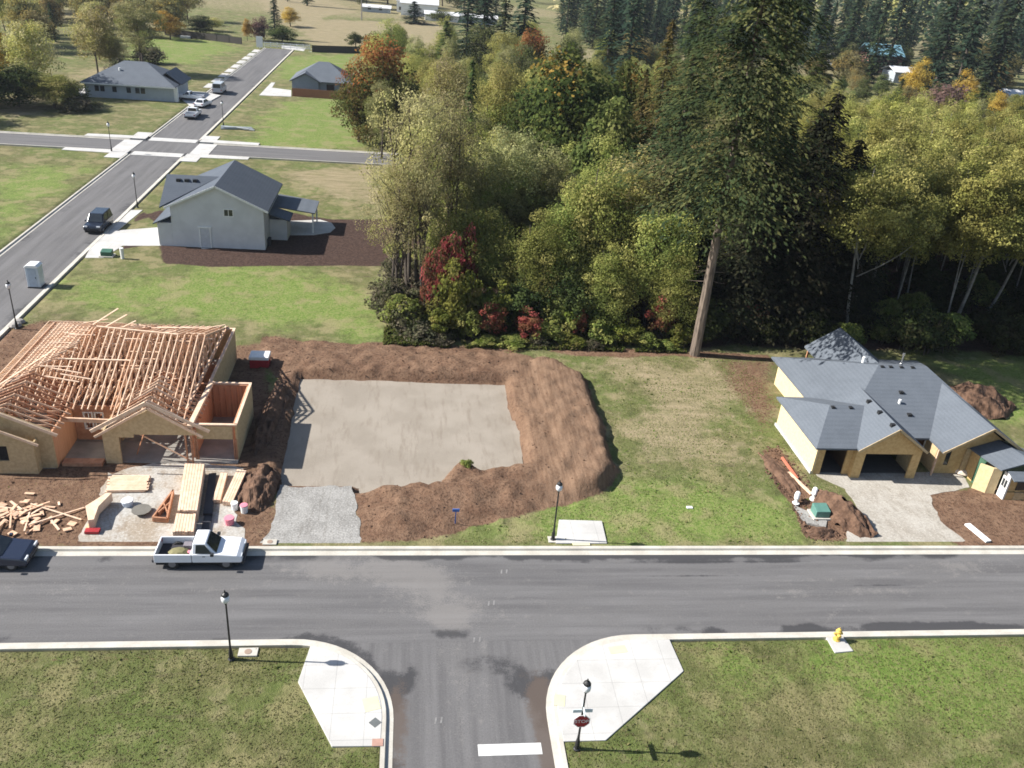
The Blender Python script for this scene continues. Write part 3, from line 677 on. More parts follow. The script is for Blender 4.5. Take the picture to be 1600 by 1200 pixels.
# wing on the left: trusses across, plywood gable
for i in range(9):
    yy = 50.3+i*.61; mb = MB(); truss(mb, (-28, yy), (-22.45, yy), zt, 1.25, .06, .12, 2, None, .45)
    mb.build('roof_truss', rnd.choice([lumber, lumber_red]), H)
mb = MB(); mb.extr([(-28,49.72,.14),(-22.4,49.72,.14),(-22.4,49.72,2.95),(-25.2,49.72,4.2),(-28,49.72,2.95)], (0,.12,0)); mb.build('gable_wall', osb, H)
mb = MB(); mb.beam((-28.6,49.4,2.75),(-25.2,49.4,4.35),.08,.2,up=(0,0,1)); mb.beam((-25.2,49.4,4.35),(-21.9,49.4,2.8),.08,.2); mb.build('barge_board', lumber_pale, H)
mb = MB(); wx0, wx1 = -27.2, -23.3
mb.box(wx0,-25.5,49.0,49.12,.14,2.5); mb.box(-24.9,wx1,49.0,49.12,.14,2.5); mb.box(-25.5,-24.9,49.0,49.12,.14,1.1); mb.box(-25.5,-24.9,49.0,49.12,2.2,2.5)
mb.extr([(wx0,49.0,2.51),(wx1,49.0,2.51),(-25.25,49.0,3.35)], (0,.12,0)); mb.box(wx1-.1,wx1,49.13,49.7,.14,2.4); mb.build('bay_wall', osb, H)
mb = MB(); mb.beam((wx0-.4,48.8,2.4),(-25.25,48.8,3.5),.08,.16); mb.beam((-25.25,48.8,3.5),(wx1+.4,48.8,2.4),.08,.16); mb.build('barge_board', lumber_pale, H)
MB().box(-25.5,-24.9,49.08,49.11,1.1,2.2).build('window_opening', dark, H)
# porch beam, garage gable, flying rafters
MB().beam((-22.4,51.6,2.72),(-18.6,51.4,2.72),.14,.28).build('porch_beam', lumber, H)
mb = MB(); gy0 = 50.35
mb.box(-19.55,-18.55,gy0,gy0+.14,.0,2.38); mb.box(-18.55,-17.6,gy0,gy0+.14,2.15,2.38); mb.extr([(-19.6,gy0,2.385),(-13.4,gy0,2.385),(-16.5,gy0,4.25)], (0,.14,0)); mb.build('garage_gable', osb, H)
mb = MB(); mb.box(-19.55,-19.42,50.5,53.1,.14,2.6); mb.box(-19.38,-19.3,53.2,57.1,.15,2.6); mb.build('garage_side_wall', osb, H)
mb = MB(); mb.beam((-20.0,50.25,2.2),(-16.5,50.25,4.42),.06,.16); mb.beam((-16.5,50.25,4.42),(-13.2,50.25,2.3),.06,.16); mb.build('barge_board', lumber_pale, H)
mb = MB(); mb.beam((-19.9,49.55,3.05),(-16.3,49.55,5.2),.09,.22); mb.beam((-16.3,49.55,5.2),(-12.6,49.75,3.05),.09,.2); mb.build('fly_rafter', lumber_pale, H)
mb = MB(); mb.beam((-14.0,50.4,3.0),(-13.8,56.5,3.15),.32,.22); mb.build('ridge_beam', lumber_pale, H)
for i in range(9):
    yy = 50.95+i*.58; mb = MB(); truss(mb, (-19.45, yy), (-14.1, yy), 2.55, 1.75, .06, .12, 2, None, .3)
    mb.build('roof_truss', rnd.choice([lumber, lumber_red, lumber_pale]), H)
MB().beam((-17.6,50.9,2.25),(-13.9,50.42,.2),.09,.06).build('diagonal_brace', lumber, H)
MB().beam((-17.9,51.4,.2),(-17.0,50.6,2.3),.06,.06).build('diagonal_brace', lumber_red, H)
for xx in (-14.35,-14.0): MB().beam((xx,50.42,0.0),(xx,50.42,2.38),.09,.14,up=(0,1,0)).build('garage_post', lumber_red, H)
MB().beam((-18.4,50.9,2.28),(-14.2,50.9,2.28),.1,.2).build('lintel', lumber_red, H)
# wrapped bundles on the open garage floor, sill step in the entry
t = thing('wrapped_bundle', 'white wrapped bundle lying inside the open-topped garage bay', 'bundle', (G(346,652).x, 54.2, .14))
for k in range(3): MB().tube([(-.55+k*.5,-.4,.32),(-.5+k*.5,.45,.32)], [.3,.32], 10).build('wrapped_roll', tyvek, t)
mb = MB(); mb.box(-22.2,-19.7,49.95,50.6,.05,.34); tag(mb.build('lumber_pallet', lumber_red, None, (-20.9,50.3,0.05)), 'low reddish plank stack lying across the entry of the framed house', 'lumber stack')

# ------------------------------------------------------------------ building materials on the ground in front
def stack(name, label, poly, z0, h, m, layers=4, cat='lumber stack', skew=.04, gap=.02):
    """boards laid along the long axis of a four-cornered plan (a-b is one short end)"""
    a, b, c, d = [Vector((*p, 0)) for p in poly]; cen = (a+b+c+d)/4
    t = thing(name, label, cat, (cen.x, cen.y, z0), world=True)
    mb = MB(); nb = max(2, int((b-a).length/.16)); lh = h/layers
    for L in range(layers):
        for i in range(nb):
            f0 = i/nb; f1 = (i+1)/nb-gap/max(.1, (b-a).length)
            e0 = rnd.uniform(-skew, skew); e1 = rnd.uniform(-skew, skew)
            p = [a+(b-a)*f0, a+(b-a)*f1, d+(c-d)*f1, d+(c-d)*f0]
            ax = (p[3]-p[0]).normalized()
            p[0] = p[0]+ax*e0; p[1] = p[1]+ax*e0; p[2] = p[2]+ax*e1; p[3] = p[3]+ax*e1
            mb.prism([(q.x, q.y) for q in p], z0+L*lh+.004, z0+(L+1)*lh)
    mb.build('board', m, t)
    sk = MB()
    for f in (.12, .5, .88):
        p = a+(d-a)*f; q = b+(c-b)*f; sk.beam((p.x,p.y,z0-.02),(q.x,q.y,z0-.02),.09,.06)
    sk.build('bearer', lumber_red, t)
    return t
zg = 0.12
stack('lumber_stack', 'long tall stack of pale lumber running from the garage to the white pickup', [(-14.2,49.2),(-12.95,49.2),(-12.3,44.0),(-13.45,44.0)], zg, .85, lumber_pale, 6)
stack('lumber_stack', 'short pale lumber block at the road end of the longest stack', [(-13.5,43.85),(-12.35,43.85),(-12.1,42.1),(-13.3,42.1)], zg, .7, lumber_pale, 5)
stack('sheathing_stack', 'flat stack of pale sheathing panels with a stepped end in front of the garage', [(-18.8,48.7),(-18.5,46.95),(-16.15,47.05),(-16.4,48.75)][::-1], zg, .18, lumber_pale, 3, 'sheathing stack', .12)
stack('lumber_stack', 'narrow row of boards left of the slanted boards by the dark soil', [(-11.95,49.0),(-11.5,49.1),(-11.35,45.9),(-11.85,45.9)], zg, .25, lumber_pale, 2)
stack('lumber_stack', 'slanted pale boards stacked against the dark soil heap', [(-10.95,49.3),(-10.3,49.2),(-10.55,45.6),(-11.2,45.7)], zg, .32, lumber_pale, 2)
t = thing('black_tarp', 'dark plastic sheet along the shaded side of the longest lumber stack', 'tarp', (-12.1,46.5,zg), world=True)
mb = MB(); mb.prism([(-12.7,49.0),(-12.25,49.1),(-11.6,44.6),(-12.15,44.6)], zg, .3); mb.prism([(-12.05,44.5),(-11.6,44.5),(-11.4,42.2),(-11.9,42.3)], zg, .22); mb.build('folded_sheet', tarp, t)
t = thing('roof_truss_bundle', 'small triangular truss of reddish wood lying left of the longest stack', 'truss', (-14.4,45.2,zg), world=True)
mb = MB()
for k in range(3):
    zz = zg+.06+k*.12; A=(-14.45,46.9,zz); B=(-14.95,44.0,zz); C_=(-14.1,43.9,zz)
    mb.beam(A,B,.1,.09); mb.beam(B,C_,.1,.09); mb.beam(A,C_,.1,.09); mb.beam((-14.65,45.4,zz),(-14.25,44.6,zz),.07,.08); mb.beam((-14.3,45.6,zz),(-14.75,44.5,zz),.07,.08)
mb.build('truss_frame', lumber_red, t)
t = thing('plywood_stack', 'pale angular plywood offcuts on a red pallet beside the debris', 'plywood stack', (-18.5,44.7,zg), world=True)
mb = MB()
mb.prism([(-18.15,46.0),(-18.95,44.6),(-18.35,43.2),(-18.05,43.3),(-18.2,44.6),(-17.85,46.0)], zg+.1, .8); mb.build('panel', lumber_pale, t)
mb = MB(); mb.box(-18.5,-17.7,42.75,43.15,zg,.28); mb.build('pallet', redp, t)
def bucket(name, label, p, r, h, m, lid=None, cat='bucket'):
    t = thing(name, label, cat, (p.x, p.y, gz(p.x, p.y)))
    MB().lathe((0,0,0), [(r*.85,0),(r,h),(r*1.06,h),(r*1.06,h+.02)], 12).build('body', m, t)
    MB().lathe((0,0,h+.02), [(r*1.02,0),(r*1.0,.05),(r*.2,.06)], 12).build('lid', lid or m, t)
    return t
bucket('bucket', 'white pail with pink lid in the soil right of the lumber', G(382,802), .24, .5, white, pink)
bucket('bucket', 'plain white pail left of the pink-lidded pail in the soil', G(367,797), .22, .45, white)
bucket('bucket', 'pink tub standing near the kerb below the white pails', G(359,820), .3, .42, pink, pink)
bucket('bucket', 'bluish white tub standing on the gravel below the sheathing panels', G(200,791), .35, .35, mat('pale_blue', (.5,.56,.66), rough=.5), white)
t = thing('wheelbarrow', 'dark shallow tub lying on the gravel left of the small truss', 'tub', (G(222,803).x, G(222,803).y, .1))
MB().lathe((0,0,0), [(.35,0),(.55,.22),(.58,.22),(.58,.25)], 12).build('tray', mat('grey_tub',(.16,.15,.13)), t)
t['category'] = 'tub'; t.name = 'mixing_tub'
# scrap boards
def plank_mesh(i, L, w, h, m):
    me = MB().beam((-L/2,0,0),(L/2,0,0), w, h).build('scrap_board', m)
    return me
protos = [plank_mesh(0,1.9,.10,.05,lumber), plank_mesh(1,1.3,.13,.05,lumber_pale), plank_mesh(2,.6,.2,.05,lumber), plank_mesh(3,.45,.35,.06,lumber), plank_mesh(4,.35,.12,.1,lumber_pale)]
cen = G(28, 812); sizes = ['long thin', 'mid length', 'short', 'squarish', 'blocky']
first = {}
for k in range(85):
    i = rnd.choice([0,1,1,2,2,2,3,3,4,4]); r = abs(rnd.gauss(0, 1))
    px = cen.x+rnd.gauss(-.6, 1.9); py = cen.y+rnd.gauss(0, .75)
    if py < 42.2: py = 42.3+rnd.random()*.6
    o = protos[i]
    if i in first: o = o.copy(); COL.objects.link(o)
    first[i] = 1
    o.location = (px, py, gz(px, py)+.06+rnd.random()*.22*math.exp(-((px-cen.x+.8)/1.8)**2)); o.rotation_euler = (rnd.uniform(-.15,.15), rnd.uniform(-.16,.16), rnd.uniform(0, 3.14))
    tag(o, sizes[i]+' pale offcut in the scrap wood heap by the dark car', 'scrap wood', 'offcuts in the scrap wood heap')
for (u0,v0,u1,v1,lab) in ((48,787,127,812,'longest pale pole lying across the right side of the scrap heap'),(38,830,50,787,'thin pole standing out across the scrap heap toward the house'),(45,820,132,793,'dull grey pole crossing behind the scrap heap')):
    a = G(u0,v0,.35); b = G(u1,v1,.2); c = (a+b)/2
    tag(MB().beam(a, b, .09, .06).build('scrap_pole', lumber_pale, None, c), lab, 'scrap wood')

# ------------------------------------------------------------------ right-hand house (shingled, plywood walls)
H = thing('sheathed_house', 'single-storey house with grey shingle roof and bare plywood walls beside the gravel drive', 'house', (37.0, 56.0, 0.0), world=True)
mb = MB(); th = .14
Rr1 = (37.5,58.1,5.2); Rr2 = (41.6,58.1,5.2); ex0, ex1, ey0, ey1, ez = 31.7, 45.3, 51.3, 64.8, 2.5
mb.slab([(ex0,ey0,ez),Rr1,(ex0,ey1,ez)], th); mb.slab([(ex0,ey0,ez),(ex1,ey0,ez),Rr2,Rr1], th); mb.slab([(ex1,ey0,ez),(ex1,ey1,ez),Rr2], th); mb.slab([(ex0,ey1,ez),Rr1,Rr2,(ex1,ey1,ez)], th)
roof = mb.build('main_roof', roof_grey, H)
mb = MB(); mb.slab([(32.3,49.2,2.66),(34.9,49.2,4.47),(34.9,55.6,4.47),(32.3,55.6,2.66)], th); mb.slab([(37.55,49.2,2.62),(37.55,55.6,2.62),(34.903,55.6,4.47),(34.903,49.2,4.47)], th); mb.build('garage_roof', roof_grey, H)
pk = (31.55,53.35,4.05)
mb = MB(); mb.slab([(29.2,49.5,2.6),pk,(29.2,57.2,2.6)], th); mb.slab([(29.2,49.5,2.6),(32.7,49.5,2.6),(34.6,53.35,4.05),pk], th); mb.slab([(29.2,57.2,2.6),pk,(34.6,53.35,4.05),(34.6,57.2,2.6)], th); mb.build('bay_roof', roof_grey, H)
mb = MB(); mb.slab([(35.7,67.1,2.58),(38.6,67.1,4.5),(38.6,58.8,4.5),(35.7,58.8,2.58)], th); mb.slab([(41.5,67.1,2.58),(41.5,58.8,2.58),(38.603,58.8,4.5),(38.603,67.1,4.5)], th); mb.build('patio_roof', roof_grey, H)
mb = MB(); mb.slab([(38.9,49.35,2.5),(42.2,49.35,4.55),(42.2,57.0,4.55),(38.9,57.0,2.5)], th); mb.slab([(45.5,49.35,2.5),(45.5,57,2.5),(42.203,57,4.55),(42.203,49.35,4.55)], th); mb.build('wing_roof', roof_grey, H)
def rw(name, *a, m=osb): return MB().box(*a).build(name, m, H)
rw('side_wall', 32.3,32.44,57.1,64.3,-.1,2.45, m=osb_sunlit); rw('rear_wall', 32.45,44.9,64.2,64.34,-.1,2.45)
rw('side_wall', 44.8,44.94,50.6,64.15,-.1,2.4); rw('garage_side_wall', 29.6,29.74,50.0,56.9,-.1,2.55, m=osb_sunlit); rw('garage_rear_wall', 29.75,32.3,56.85,56.99,-.1,2.5)
# garage front: piers, headers, gable
mb = MB(); mb.box(29.75,30.25,50.0,50.14,-.1,2.48); mb.box(31.95,32.95,50.0,50.14,-.1,2.48); mb.box(30.25,31.95,50.0,50.14,2.25,2.48); mb.build('front_wall', osb_shaded, H)
mb = MB(); mb.box(32.4,33.1,49.55,49.7,-.1,2.5); mb.box(36.75,37.4,49.55,49.7,-.1,2.5); mb.box(33.1,36.75,49.55,49.7,2.15,2.5); mb.extr([(32.5,49.55,2.505),(37.3,49.55,2.505),(34.9,49.55,4.2)], (0,.15,0)); mb.box(32.4,32.5,49.7,50.0,-.1,2.5); mb.build('garage_gable', osb_shaded, H)
mb = MB(); mb.beam((32.3,49.18,2.55),(34.9,49.18,4.36),.05,.18); mb.beam((34.9,49.18,4.36),(37.55,49.18,2.5),.05,.18); mb.build('barge_board', osb, H)
rw('garage_side_wall', 37.27,37.4,49.7,52.0,-.1,2.45)
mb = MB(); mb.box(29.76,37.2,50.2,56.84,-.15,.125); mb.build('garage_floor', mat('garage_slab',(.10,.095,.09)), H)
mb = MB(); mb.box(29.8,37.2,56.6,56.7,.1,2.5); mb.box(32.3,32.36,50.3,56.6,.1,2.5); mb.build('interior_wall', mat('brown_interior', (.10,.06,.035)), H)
# entry recess
rw('entry_wall', 37.45,38.3,52.0,52.14,-.1,2.4); rw('entry_wall', 39.2,39.32,50.45,52.0,-.1,2.4)
mb = MB(); mb.box(38.35,39.15,52.05,52.1,.0,2.1); mb.build('front_door', mat('brown_door', (.07,.035,.02), rough=.5), H)
mb = MB(); mb.box(38.3,38.36,51.97,52.12,0,2.2); mb.box(39.12,39.19,51.97,52.12,0,2.2); mb.box(38.3,39.18,51.97,52.12,2.2,2.38); mb.build('door_frame', tyvek, H)
MB().beam((39.0,50.0,0),(39.0,50.0,2.3),.12,.12,up=(0,1,0)).build('porch_post', lumber, H)
mb = MB(); mb.box(39.33,39.9,50.3,50.44,-.1,2.35); mb.box(40.3,44.8,50.3,50.44,-.1,2.35); mb.box(39.9,40.3,50.3,50.44,-.1,.8); mb.box(39.9,40.3,50.3,50.44,2.1,2.35)
mb.extr([(39.3,50.3,2.355),(45.0,50.3,2.355),(42.2,50.3,4.2)], (0,.14,0)); mb.build('wing_gable', osb_shaded, H)
MB().box(39.9,40.3,50.36,50.42,.8,2.1).build('window', glass, H)
mb = MB(); mb.beam((38.9,49.33,2.4),(42.2,49.33,4.45),.05,.18); mb.beam((42.2,49.33,4.45),(45.5,49.33,2.4),.05,.18); mb.build('barge_board', osb, H)
# small gabled bump in front of the wing
mb = MB(); mb.slab([(41.55,50.25,2.35),(43.6,50.25,3.1),(44.35,47.3,3.1),(42.2,47.3,2.35)], .1); mb.slab([(45.9,50.25,2.35),(43.604,50.25,3.1),(44.354,47.3,3.1),(46.2,47.3,2.35)], .1); mb.build('bump_roof', roof_grey, H)
rw('bump_wall', 41.75,41.87,48.5,49.2,-.1,2.25, m=greenwrap); rw('bump_wall', 41.75,41.87,49.21,50.25,-.1,2.25, m=osb_shaded)
mb = MB(); mb.prism([(41.3,48.4),(41.42,48.4),(42.02,47.85),(41.95,47.75)], -.1, 2.2); mb.prism([(41.97,47.75),(42.6,47.65),(42.6,47.77),(42.03,47.87)], -.1, 2.2); mb.build('bump_corner', osb_sunlit, H)
mb = MB(); mb.box(42.75,42.87,46.9,47.6,-.1,2.1); mb.build('bay_wall', tyvek, H)  # sunlit plywood drawn white, the sun's glare put into its colour
for k in range(2): MB().box(42.72,42.745,47.02+k*.28,47.22+k*.28,1.0,1.6).build('window', glass, H)
mb = MB(); mb.box(42.9,43.5,46.9,47.02,-.1,.7); mb.box(42.88,46,47.03,47.12,.71,2.2); mb.build('bay_front', osb_shaded, H); MB().box(43.55,44.3,46.98,47.025,.85,1.95).build('window', glass, H)
mb = MB(); mb.box(43.5,46,46.85,47.0,-.1,.7); mb.box(44.4,44.55,46.7,46.84,-.1,2.15); mb.build('bay_base', osb, H)
mb = MB(); mb.slab([(42.7,47.28,2.28),(46.4,47.28,2.28),(46.4,46.4,2.0),(42.7,46.4,2.0)], .08); mb.build('bay_canopy', roof_grey, H)
rw('bump_return', 41.3,41.7,50.15,50.27,-.05,2.3)
MB().beam((35.95,66.7,0),(35.95,66.7,2.5),.14,.14,up=(0,1,0)).build('patio_post', lumber_red, H)
# low white skirt and trim along the sunny wall
mb = MB(); mb.box(29.5,29.585,50.0,57.0,-.1,.35); mb.build('foundation_skirt', concrete, H)
mb = MB(); mb.box(32.36,32.42,57.4,58.2,.6,1.9); mb.build('side_window', glass, H)
# roof vents and pipes
def on_main_front(u, v):
    z = 4.0
    for _ in range(30):
        p = G(u, v, z); z = 0.5*z+0.5*(ez+(p.y-ey0)*(5.2-ez)/(58.1-ey0))
    return G(u, v, z)
for u, v in ((1408,614),(1421,649)):
    p = on_main_front(u, v); MB().box(p.x-.16,p.x+.16,p.y-.14,p.y+.14,p.z-.05,p.z+.14).build('roof_vent', black, H)
for u, v in ((1358,628),(1375,645),(1395,665)):
    p = G(u, v, 4.1); z_ = 4.47-(34.9-min(p.x, 34.8))*.696
    for _ in range(30):
        p = G(u, v, z_); z_ = 0.5*z_+0.5*(4.47-max(0, 34.9-p.x)*.696)
    MB().box(p.x-.16,p.x+.16,p.y-.14,p.y+.14,p.z-.1,p.z+.14).build('roof_vent', black, H)
for u, v in ((1378,571),(1392,572),(1408,572),(1425,572)):
    p = G(u, v, 5.2); MB().box(p.x-.14,p.x+.14,57.8,58.05,5.0,5.2).build('ridge_vent', black, H)
for u, v in ((1300,634),(1328,635)):
    p = G(u, v, 4.0); MB().box(p.x-.13,p.x+.13,52.98,53.25,3.85,4.05).build('ridge_vent', black, H)
p = on_main_front(1405, 630); MB().lathe((p.x,p.y,p.z-.1), [(.11,0),(.11,.42),(.02,.43)], 8).build('vent_pipe', white, H)
p = G(1344, 580, 4.0); MB().lathe((p.x,p.y,ez+(p.x-ex0)*.465-.1), [(.12,0),(.12,.5),(.02,.51)], 8).build('vent_pipe', white, H)
MB().lathe((39.7,58.6,4.9), [(.14,0),(.14,.25),(.06,.26),(.06,.95),(.11,.96),(.11,1.15),(.02,1.16)], 8).build('chimney_pipe', chrome, H)

# ------------------------------------------------------------------ white two-storey house
H = thing('white_house', 'white two-storey house with grey gable roof on bare dark soil', 'house', (-21.0, 99.5, 0.1), world=True)
wx0, wx1, wy0, wy1 = -25.7, -15.85, 94.2, 105.3
mb = MB(); mb.extr([(wx0,wy0,0),(wx1,wy0,0),(wx1,wy0,4.75),(-20.75,wy0,6.95),(wx0,wy0,4.75)], (0,wy1-wy0,0)); mb.build('wall', siding_white, H)
mb = MB(); mb.slab([(-26.25,wy0-.35,4.62),(-20.75,wy0-.35,7.2),(-20.75,wy1+.35,7.2),(-26.25,wy1+.35,4.62)], .15); mb.slab([(-15.3,wy0-.35,4.62),(-15.3,wy1+.35,4.62),(-20.746,wy1+.35,7.2),(-20.746,wy0-.35,7.2)], .15)
mb.build('roof', roof_blue, H)
mb = MB(); mb.beam((-26.25,wy0-.38,4.5),(-20.75,wy0-.38,7.08),.05,.2); mb.beam((-20.75,wy0-.38,7.08),(-15.3,wy0-.38,4.5),.05,.2); mb.build('barge_board', white, H)
mb = MB(); mb.slab([(-30.2,98.4,3.9),(-27.0,98.4,5.4),(-22.5,98.4,5.4)][::1]+[(-22.5,98.4,5.4)][:0], .1) if False else None
mb = MB(); mb.box(-27.2,wx0-.01,wy0,102,0,2.75); mb.build('lower_wall', siding_white, H)
mb = MB(); mb.slab([(-27.6,wy0-.3,2.72),(wx0-.01,wy0-.3,3.6),(wx0-.01,102.3,3.6),(-27.6,102.3,2.72)], .12); mb.build('lower_roof', roof_blue, H)
mb = MB(); mb.slab([(-27.9,99.6,4.65),(-22.0,99.6,6.2),(-22.0,102.6,6.2),(-27.9,102.6,4.65)], .12) if False else None
mb = MB(); mb.box(-15.84,-13.9,97.8,101.0,0,2.55); mb.build('rear_wall', siding_white, H)
mb = MB(); mb.slab([(-15.84,97.4,3.3),(-13.5,97.4,2.6),(-13.5,100.6,2.6),(-15.84,100.6,3.3)], .12); mb.slab([(-15.84,100.61,3.3),(-11.0,100.61,2.65),(-11.0,105.8,2.65),(-15.84,105.8,3.3)], .12); mb.build('patio_roof', roof_grey, H)
for yy in (100.9, 105.4): MB().beam((-11.3,yy,.16),(-11.3,yy,2.5),.16,.16,up=(0,1,0)).build('patio_post', white, H)
for (x0, x1, z0, z1) in ((-20.1,-19.05,3.75,4.6),):
    w = MB()
    for a in ((x0,x1,z0,z0+.08),(x0,x1,z1-.08,z1),(x0,x0+.08,z0+.08,z1-.08),(x1-.08,x1,z0+.08,z1-.08),((x0+x1)/2-.03,(x0+x1)/2+.03,z0+.08,z1-.08)): w.box(a[0],a[1],wy0-.05,wy0-.005,a[2],a[3])
    f = w.build('window', white, H); f['_world'] = 0
    g_ = MB().box(x0+.08,x1-.08,wy0-.03,wy0-.004,z0+.08,z1-.08).build('pane', glass, None, H.location); g_.parent = f; g_.location = (0,0,0)
mb = MB(); mb.box(-22.7,-21.75,wy0-.06,wy0-.005,.15,2.2); mb.build('side_door', mat('door_white',(.52,.53,.55)), H)
mb = MB(); mb.box(-22.85,-22.72,wy0-.08,wy0-.004,.1,2.35); mb.box(-21.73,-21.6,wy0-.08,wy0-.004,.1,2.35); mb.box(-22.95,-21.5,wy0-.09,wy0-.004,2.36,2.5); mb.build('door_trim', white, H)
MB().box(-22.7,-21.3,wy0-.8,wy0-.1,.0,.12).build('door_step', concrete, H)
MB().box(-15.82,-15.5,95.6,96.5,.0,.9).build('heat_pump', mat('dark_grey_metal',(.05,.05,.055)), H)
mb = MB(); mb.slab([(-26.7,93.8,4.6),(-26.7,98.2,7.06),(-21.05,98.2,7.06)], .14); mb.slab([(-26.7,102.6,4.6),(-21.05,98.204,7.06),(-26.7,98.204,7.06)], .14); mb.build('cross_gable_roof', roof_blue, H)
MB().extr([(-25.9,94.4,4.5),(-25.9,98.2,6.85),(-25.9,102.0,4.5)], (.18,0,0)).build('cross_gable_wall', siding_white, H)
for k in range(3):
    z_ = 5.5
    for _ in range(40): p = G(279+k*13, 282+k*.5, z_); z_ = .5*z_+.5*(4.6+(p.y-93.8)*.559)
    MB().box(p.x-.22,p.x+.22,p.y-.2,p.y+.2,p.z-.15,p.z+.2).build('roof_vent', black, H)

# ------------------------------------------------------------------ far houses
def hip(mb, x0, x1, y0, y1, ze, rise, th=.15):
    w = min(x1-x0, y1-y0)/2
    if x1-x0 > y1-y0: a = (x0+w, (y0+y1)/2, ze+rise); b = (x1-w, (y0+y1)/2, ze+rise)
    else: a = ((x0+x1)/2, y0+w, ze+rise); b = ((x0+x1)/2, y1-w, ze+rise)
    A, B, C_, D = (x0,y0,ze), (x1,y0,ze), (x1,y1,ze), (x0,y1,ze)
    if x1-x0 > y1-y0:
        mb.slab([A,B,b,a], th); mb.slab([B,C_,b], th); mb.slab([C_,D,a,b], th); mb.slab([D,A,a], th)
    else:
        mb.slab([A,B,a], th); mb.slab([B,C_,b,a], th); mb.slab([C_,D,b], th); mb.slab([D,A,a,b], th)
H = thing('grey_house', 'long grey single-storey house with hip roof left of the far street', 'house', (-53.5, 184, 0.1), world=True)
MB().box(-61.8,-45.6,178,190,0,2.9).build('wall', siding_grey, H)
mb = MB(); hip(mb, -62.4,-45.0,177.4,190.6,2.9,3.4); mb.build('roof', roof_grey, H)
mb = MB(); mb.slab([(-50.2,181.0,2.95),(-47.4,181.0,5.0),(-47.4,189,5.0),(-50.2,189,2.95)], .14); mb.slab([(-44.6,181.0,2.95),(-44.6,189,2.95),(-47.396,189,5.0),(-47.396,181,5.0)], .14); mb.build('cross_gable', roof_grey, H)
for k, xx in enumerate((-59.6,-58.6,-56.4,-53.8,-52.2,-51.2)): MB().box(xx-.38,xx+.38,177.93,177.99,1.3,2.3).build('window', glass, H)
MB().box(-62.4,-45.0,177.36,177.395,2.62,2.86).build('fascia', white, H)
MB().lathe((-56,181.2,4.6), [(.2,0),(.2,.7),(.02,.71)], 8).build('vent_pipe', white, H)
mb = MB(); mb.box(-45.59,-44.9,178.3,179.0,0,2.8); mb.build('corner_trim', white, H)
H = thing('bluegrey_house', 'small blue-grey house with gabled roof behind a brown fence right of the far street', 'house', (-20, 201, 0.1), world=True)
MB().box(-25.2,-13.0,196,206,0,2.9).build('wall', siding_blue, H)
mb = MB(); hip(mb, -25.8,-12.4,195.4,206.6,2.9,3.4); mb.slab([(-25.9,194.9,2.8),(-22.6,194.9,4.6),(-22.6,201,4.6),(-25.9,201,2.8)], .14); mb.slab([(-19.3,194.9,2.8),(-19.3,201,2.8),(-22.596,201,4.6),(-22.596,194.9,4.6)], .14); mb.build('roof', roof_grey, H)
mb = MB(); mb.extr([(-25.4,195.3,0),(-19.8,195.3,0),(-19.8,195.3,2.8),(-22.6,195.3,4.3),(-25.4,195.3,2.8)], (0,.6,0)); mb.build('front_gable', siding_blue, H)
MB().box(-18.2,-16.6,195.92,195.99,.4,2.4).build('patio_door', glass, H)
def fence(name, label, a, b, h, m, cat='fence', post=None, step=2.4):
    t = thing(name, label, cat, ((a[0]+b[0])/2, (a[1]+b[1])/2, 0), world=True)
    A = Vector((*a, 0)); B = Vector((*b, 0)); n = max(1, int((B-A).length/step))
    for i in range(n):
        p = A+(B-A)*i/n; q = A+(B-A)*(i+1)/n
        MB().beam((p.x,p.y,h/2+.05),(q.x,q.y,h/2+.05),.05,h).build('panel', m, t)
    for i in range(n+1):
        p = A+(B-A)*i/n; MB().box(p.x-.07,p.x+.07,p.y-.07,p.y+.07,0,h+.12).build('post', post or m, t)
fence('wooden_fence', 'brown wooden fence in front of the small blue-grey house', (-25.0,192.5), (-11.5,192.0), 1.7, fencewood)
fence('dark_fence', 'dark fence along the back of the green lot left of the road end', G(262,56)[:2], G(378,70)[:2], 1.9, fencedark, step=4)
fence('dark_fence', 'dark fence right of the white road-end barricade', G(488,82)[:2], G(565,84)[:2], 1.9, fencedark, step=4)
t = thing('road_barricade', 'white barricade across the end of the far street', 'barricade', (-38, 269.2, 0), world=True)
for zz in (.5,.95,1.4): MB().beam((-42.5,269.2,zz),(-29.5,269.2,zz),.06,.2).build('rail', white, t)
for xx in np.linspace(-42.4,-29.6,8): MB().box(xx-.06,xx+.06,269.25,269.37,0,1.6).build('post', white, t)
t = thing('road_sign', 'white board standing at the left corner of the far road end', 'sign', (-42.9, 265, 0), world=True)
MB().box(-43.9,-42.1,264.95,265.05,.5,3.4).build('board', white, t); MB().box(-43.1,-42.9,265.06,265.2,0,3.2).build('post', white, t)
# background buildings seen between the trees
def farhouse(label, p, w, d, h, wall, roofm, rise=2.2):
    H = thing('far_house', label, 'house', (p[0], p[1], 0), world=True); x0, y0 = p[0]-w/2, p[1]; zz = gz(p[0], p[1])
    MB().box(x0,x0+w,y0,y0+d,zz-.5,zz+h).build('wall', wall, H)
    mb = MB(); mb.slab([(x0-.5,y0-.5,zz+h),(x0+w+.5,y0-.5,zz+h),(x0+w+.5,y0+d/2,zz+h+rise),(x0-.5,y0+d/2,zz+h+rise)], .2); mb.slab([(x0-.5,y0+d+.5,zz+h),(x0-.5,y0+d/2+.004,zz+h+rise),(x0+w+.5,y0+d/2+.004,zz+h+rise),(x0+w+.5,y0+d+.5,zz+h)], .2); mb.build('roof', roofm, H)
    for k in range(2): MB().box(x0+w*(.25+.4*k)-.7,x0+w*(.25+.4*k)+.7,y0-.06,y0-.005,zz+1,zz+2.3).build('window', glass, H)
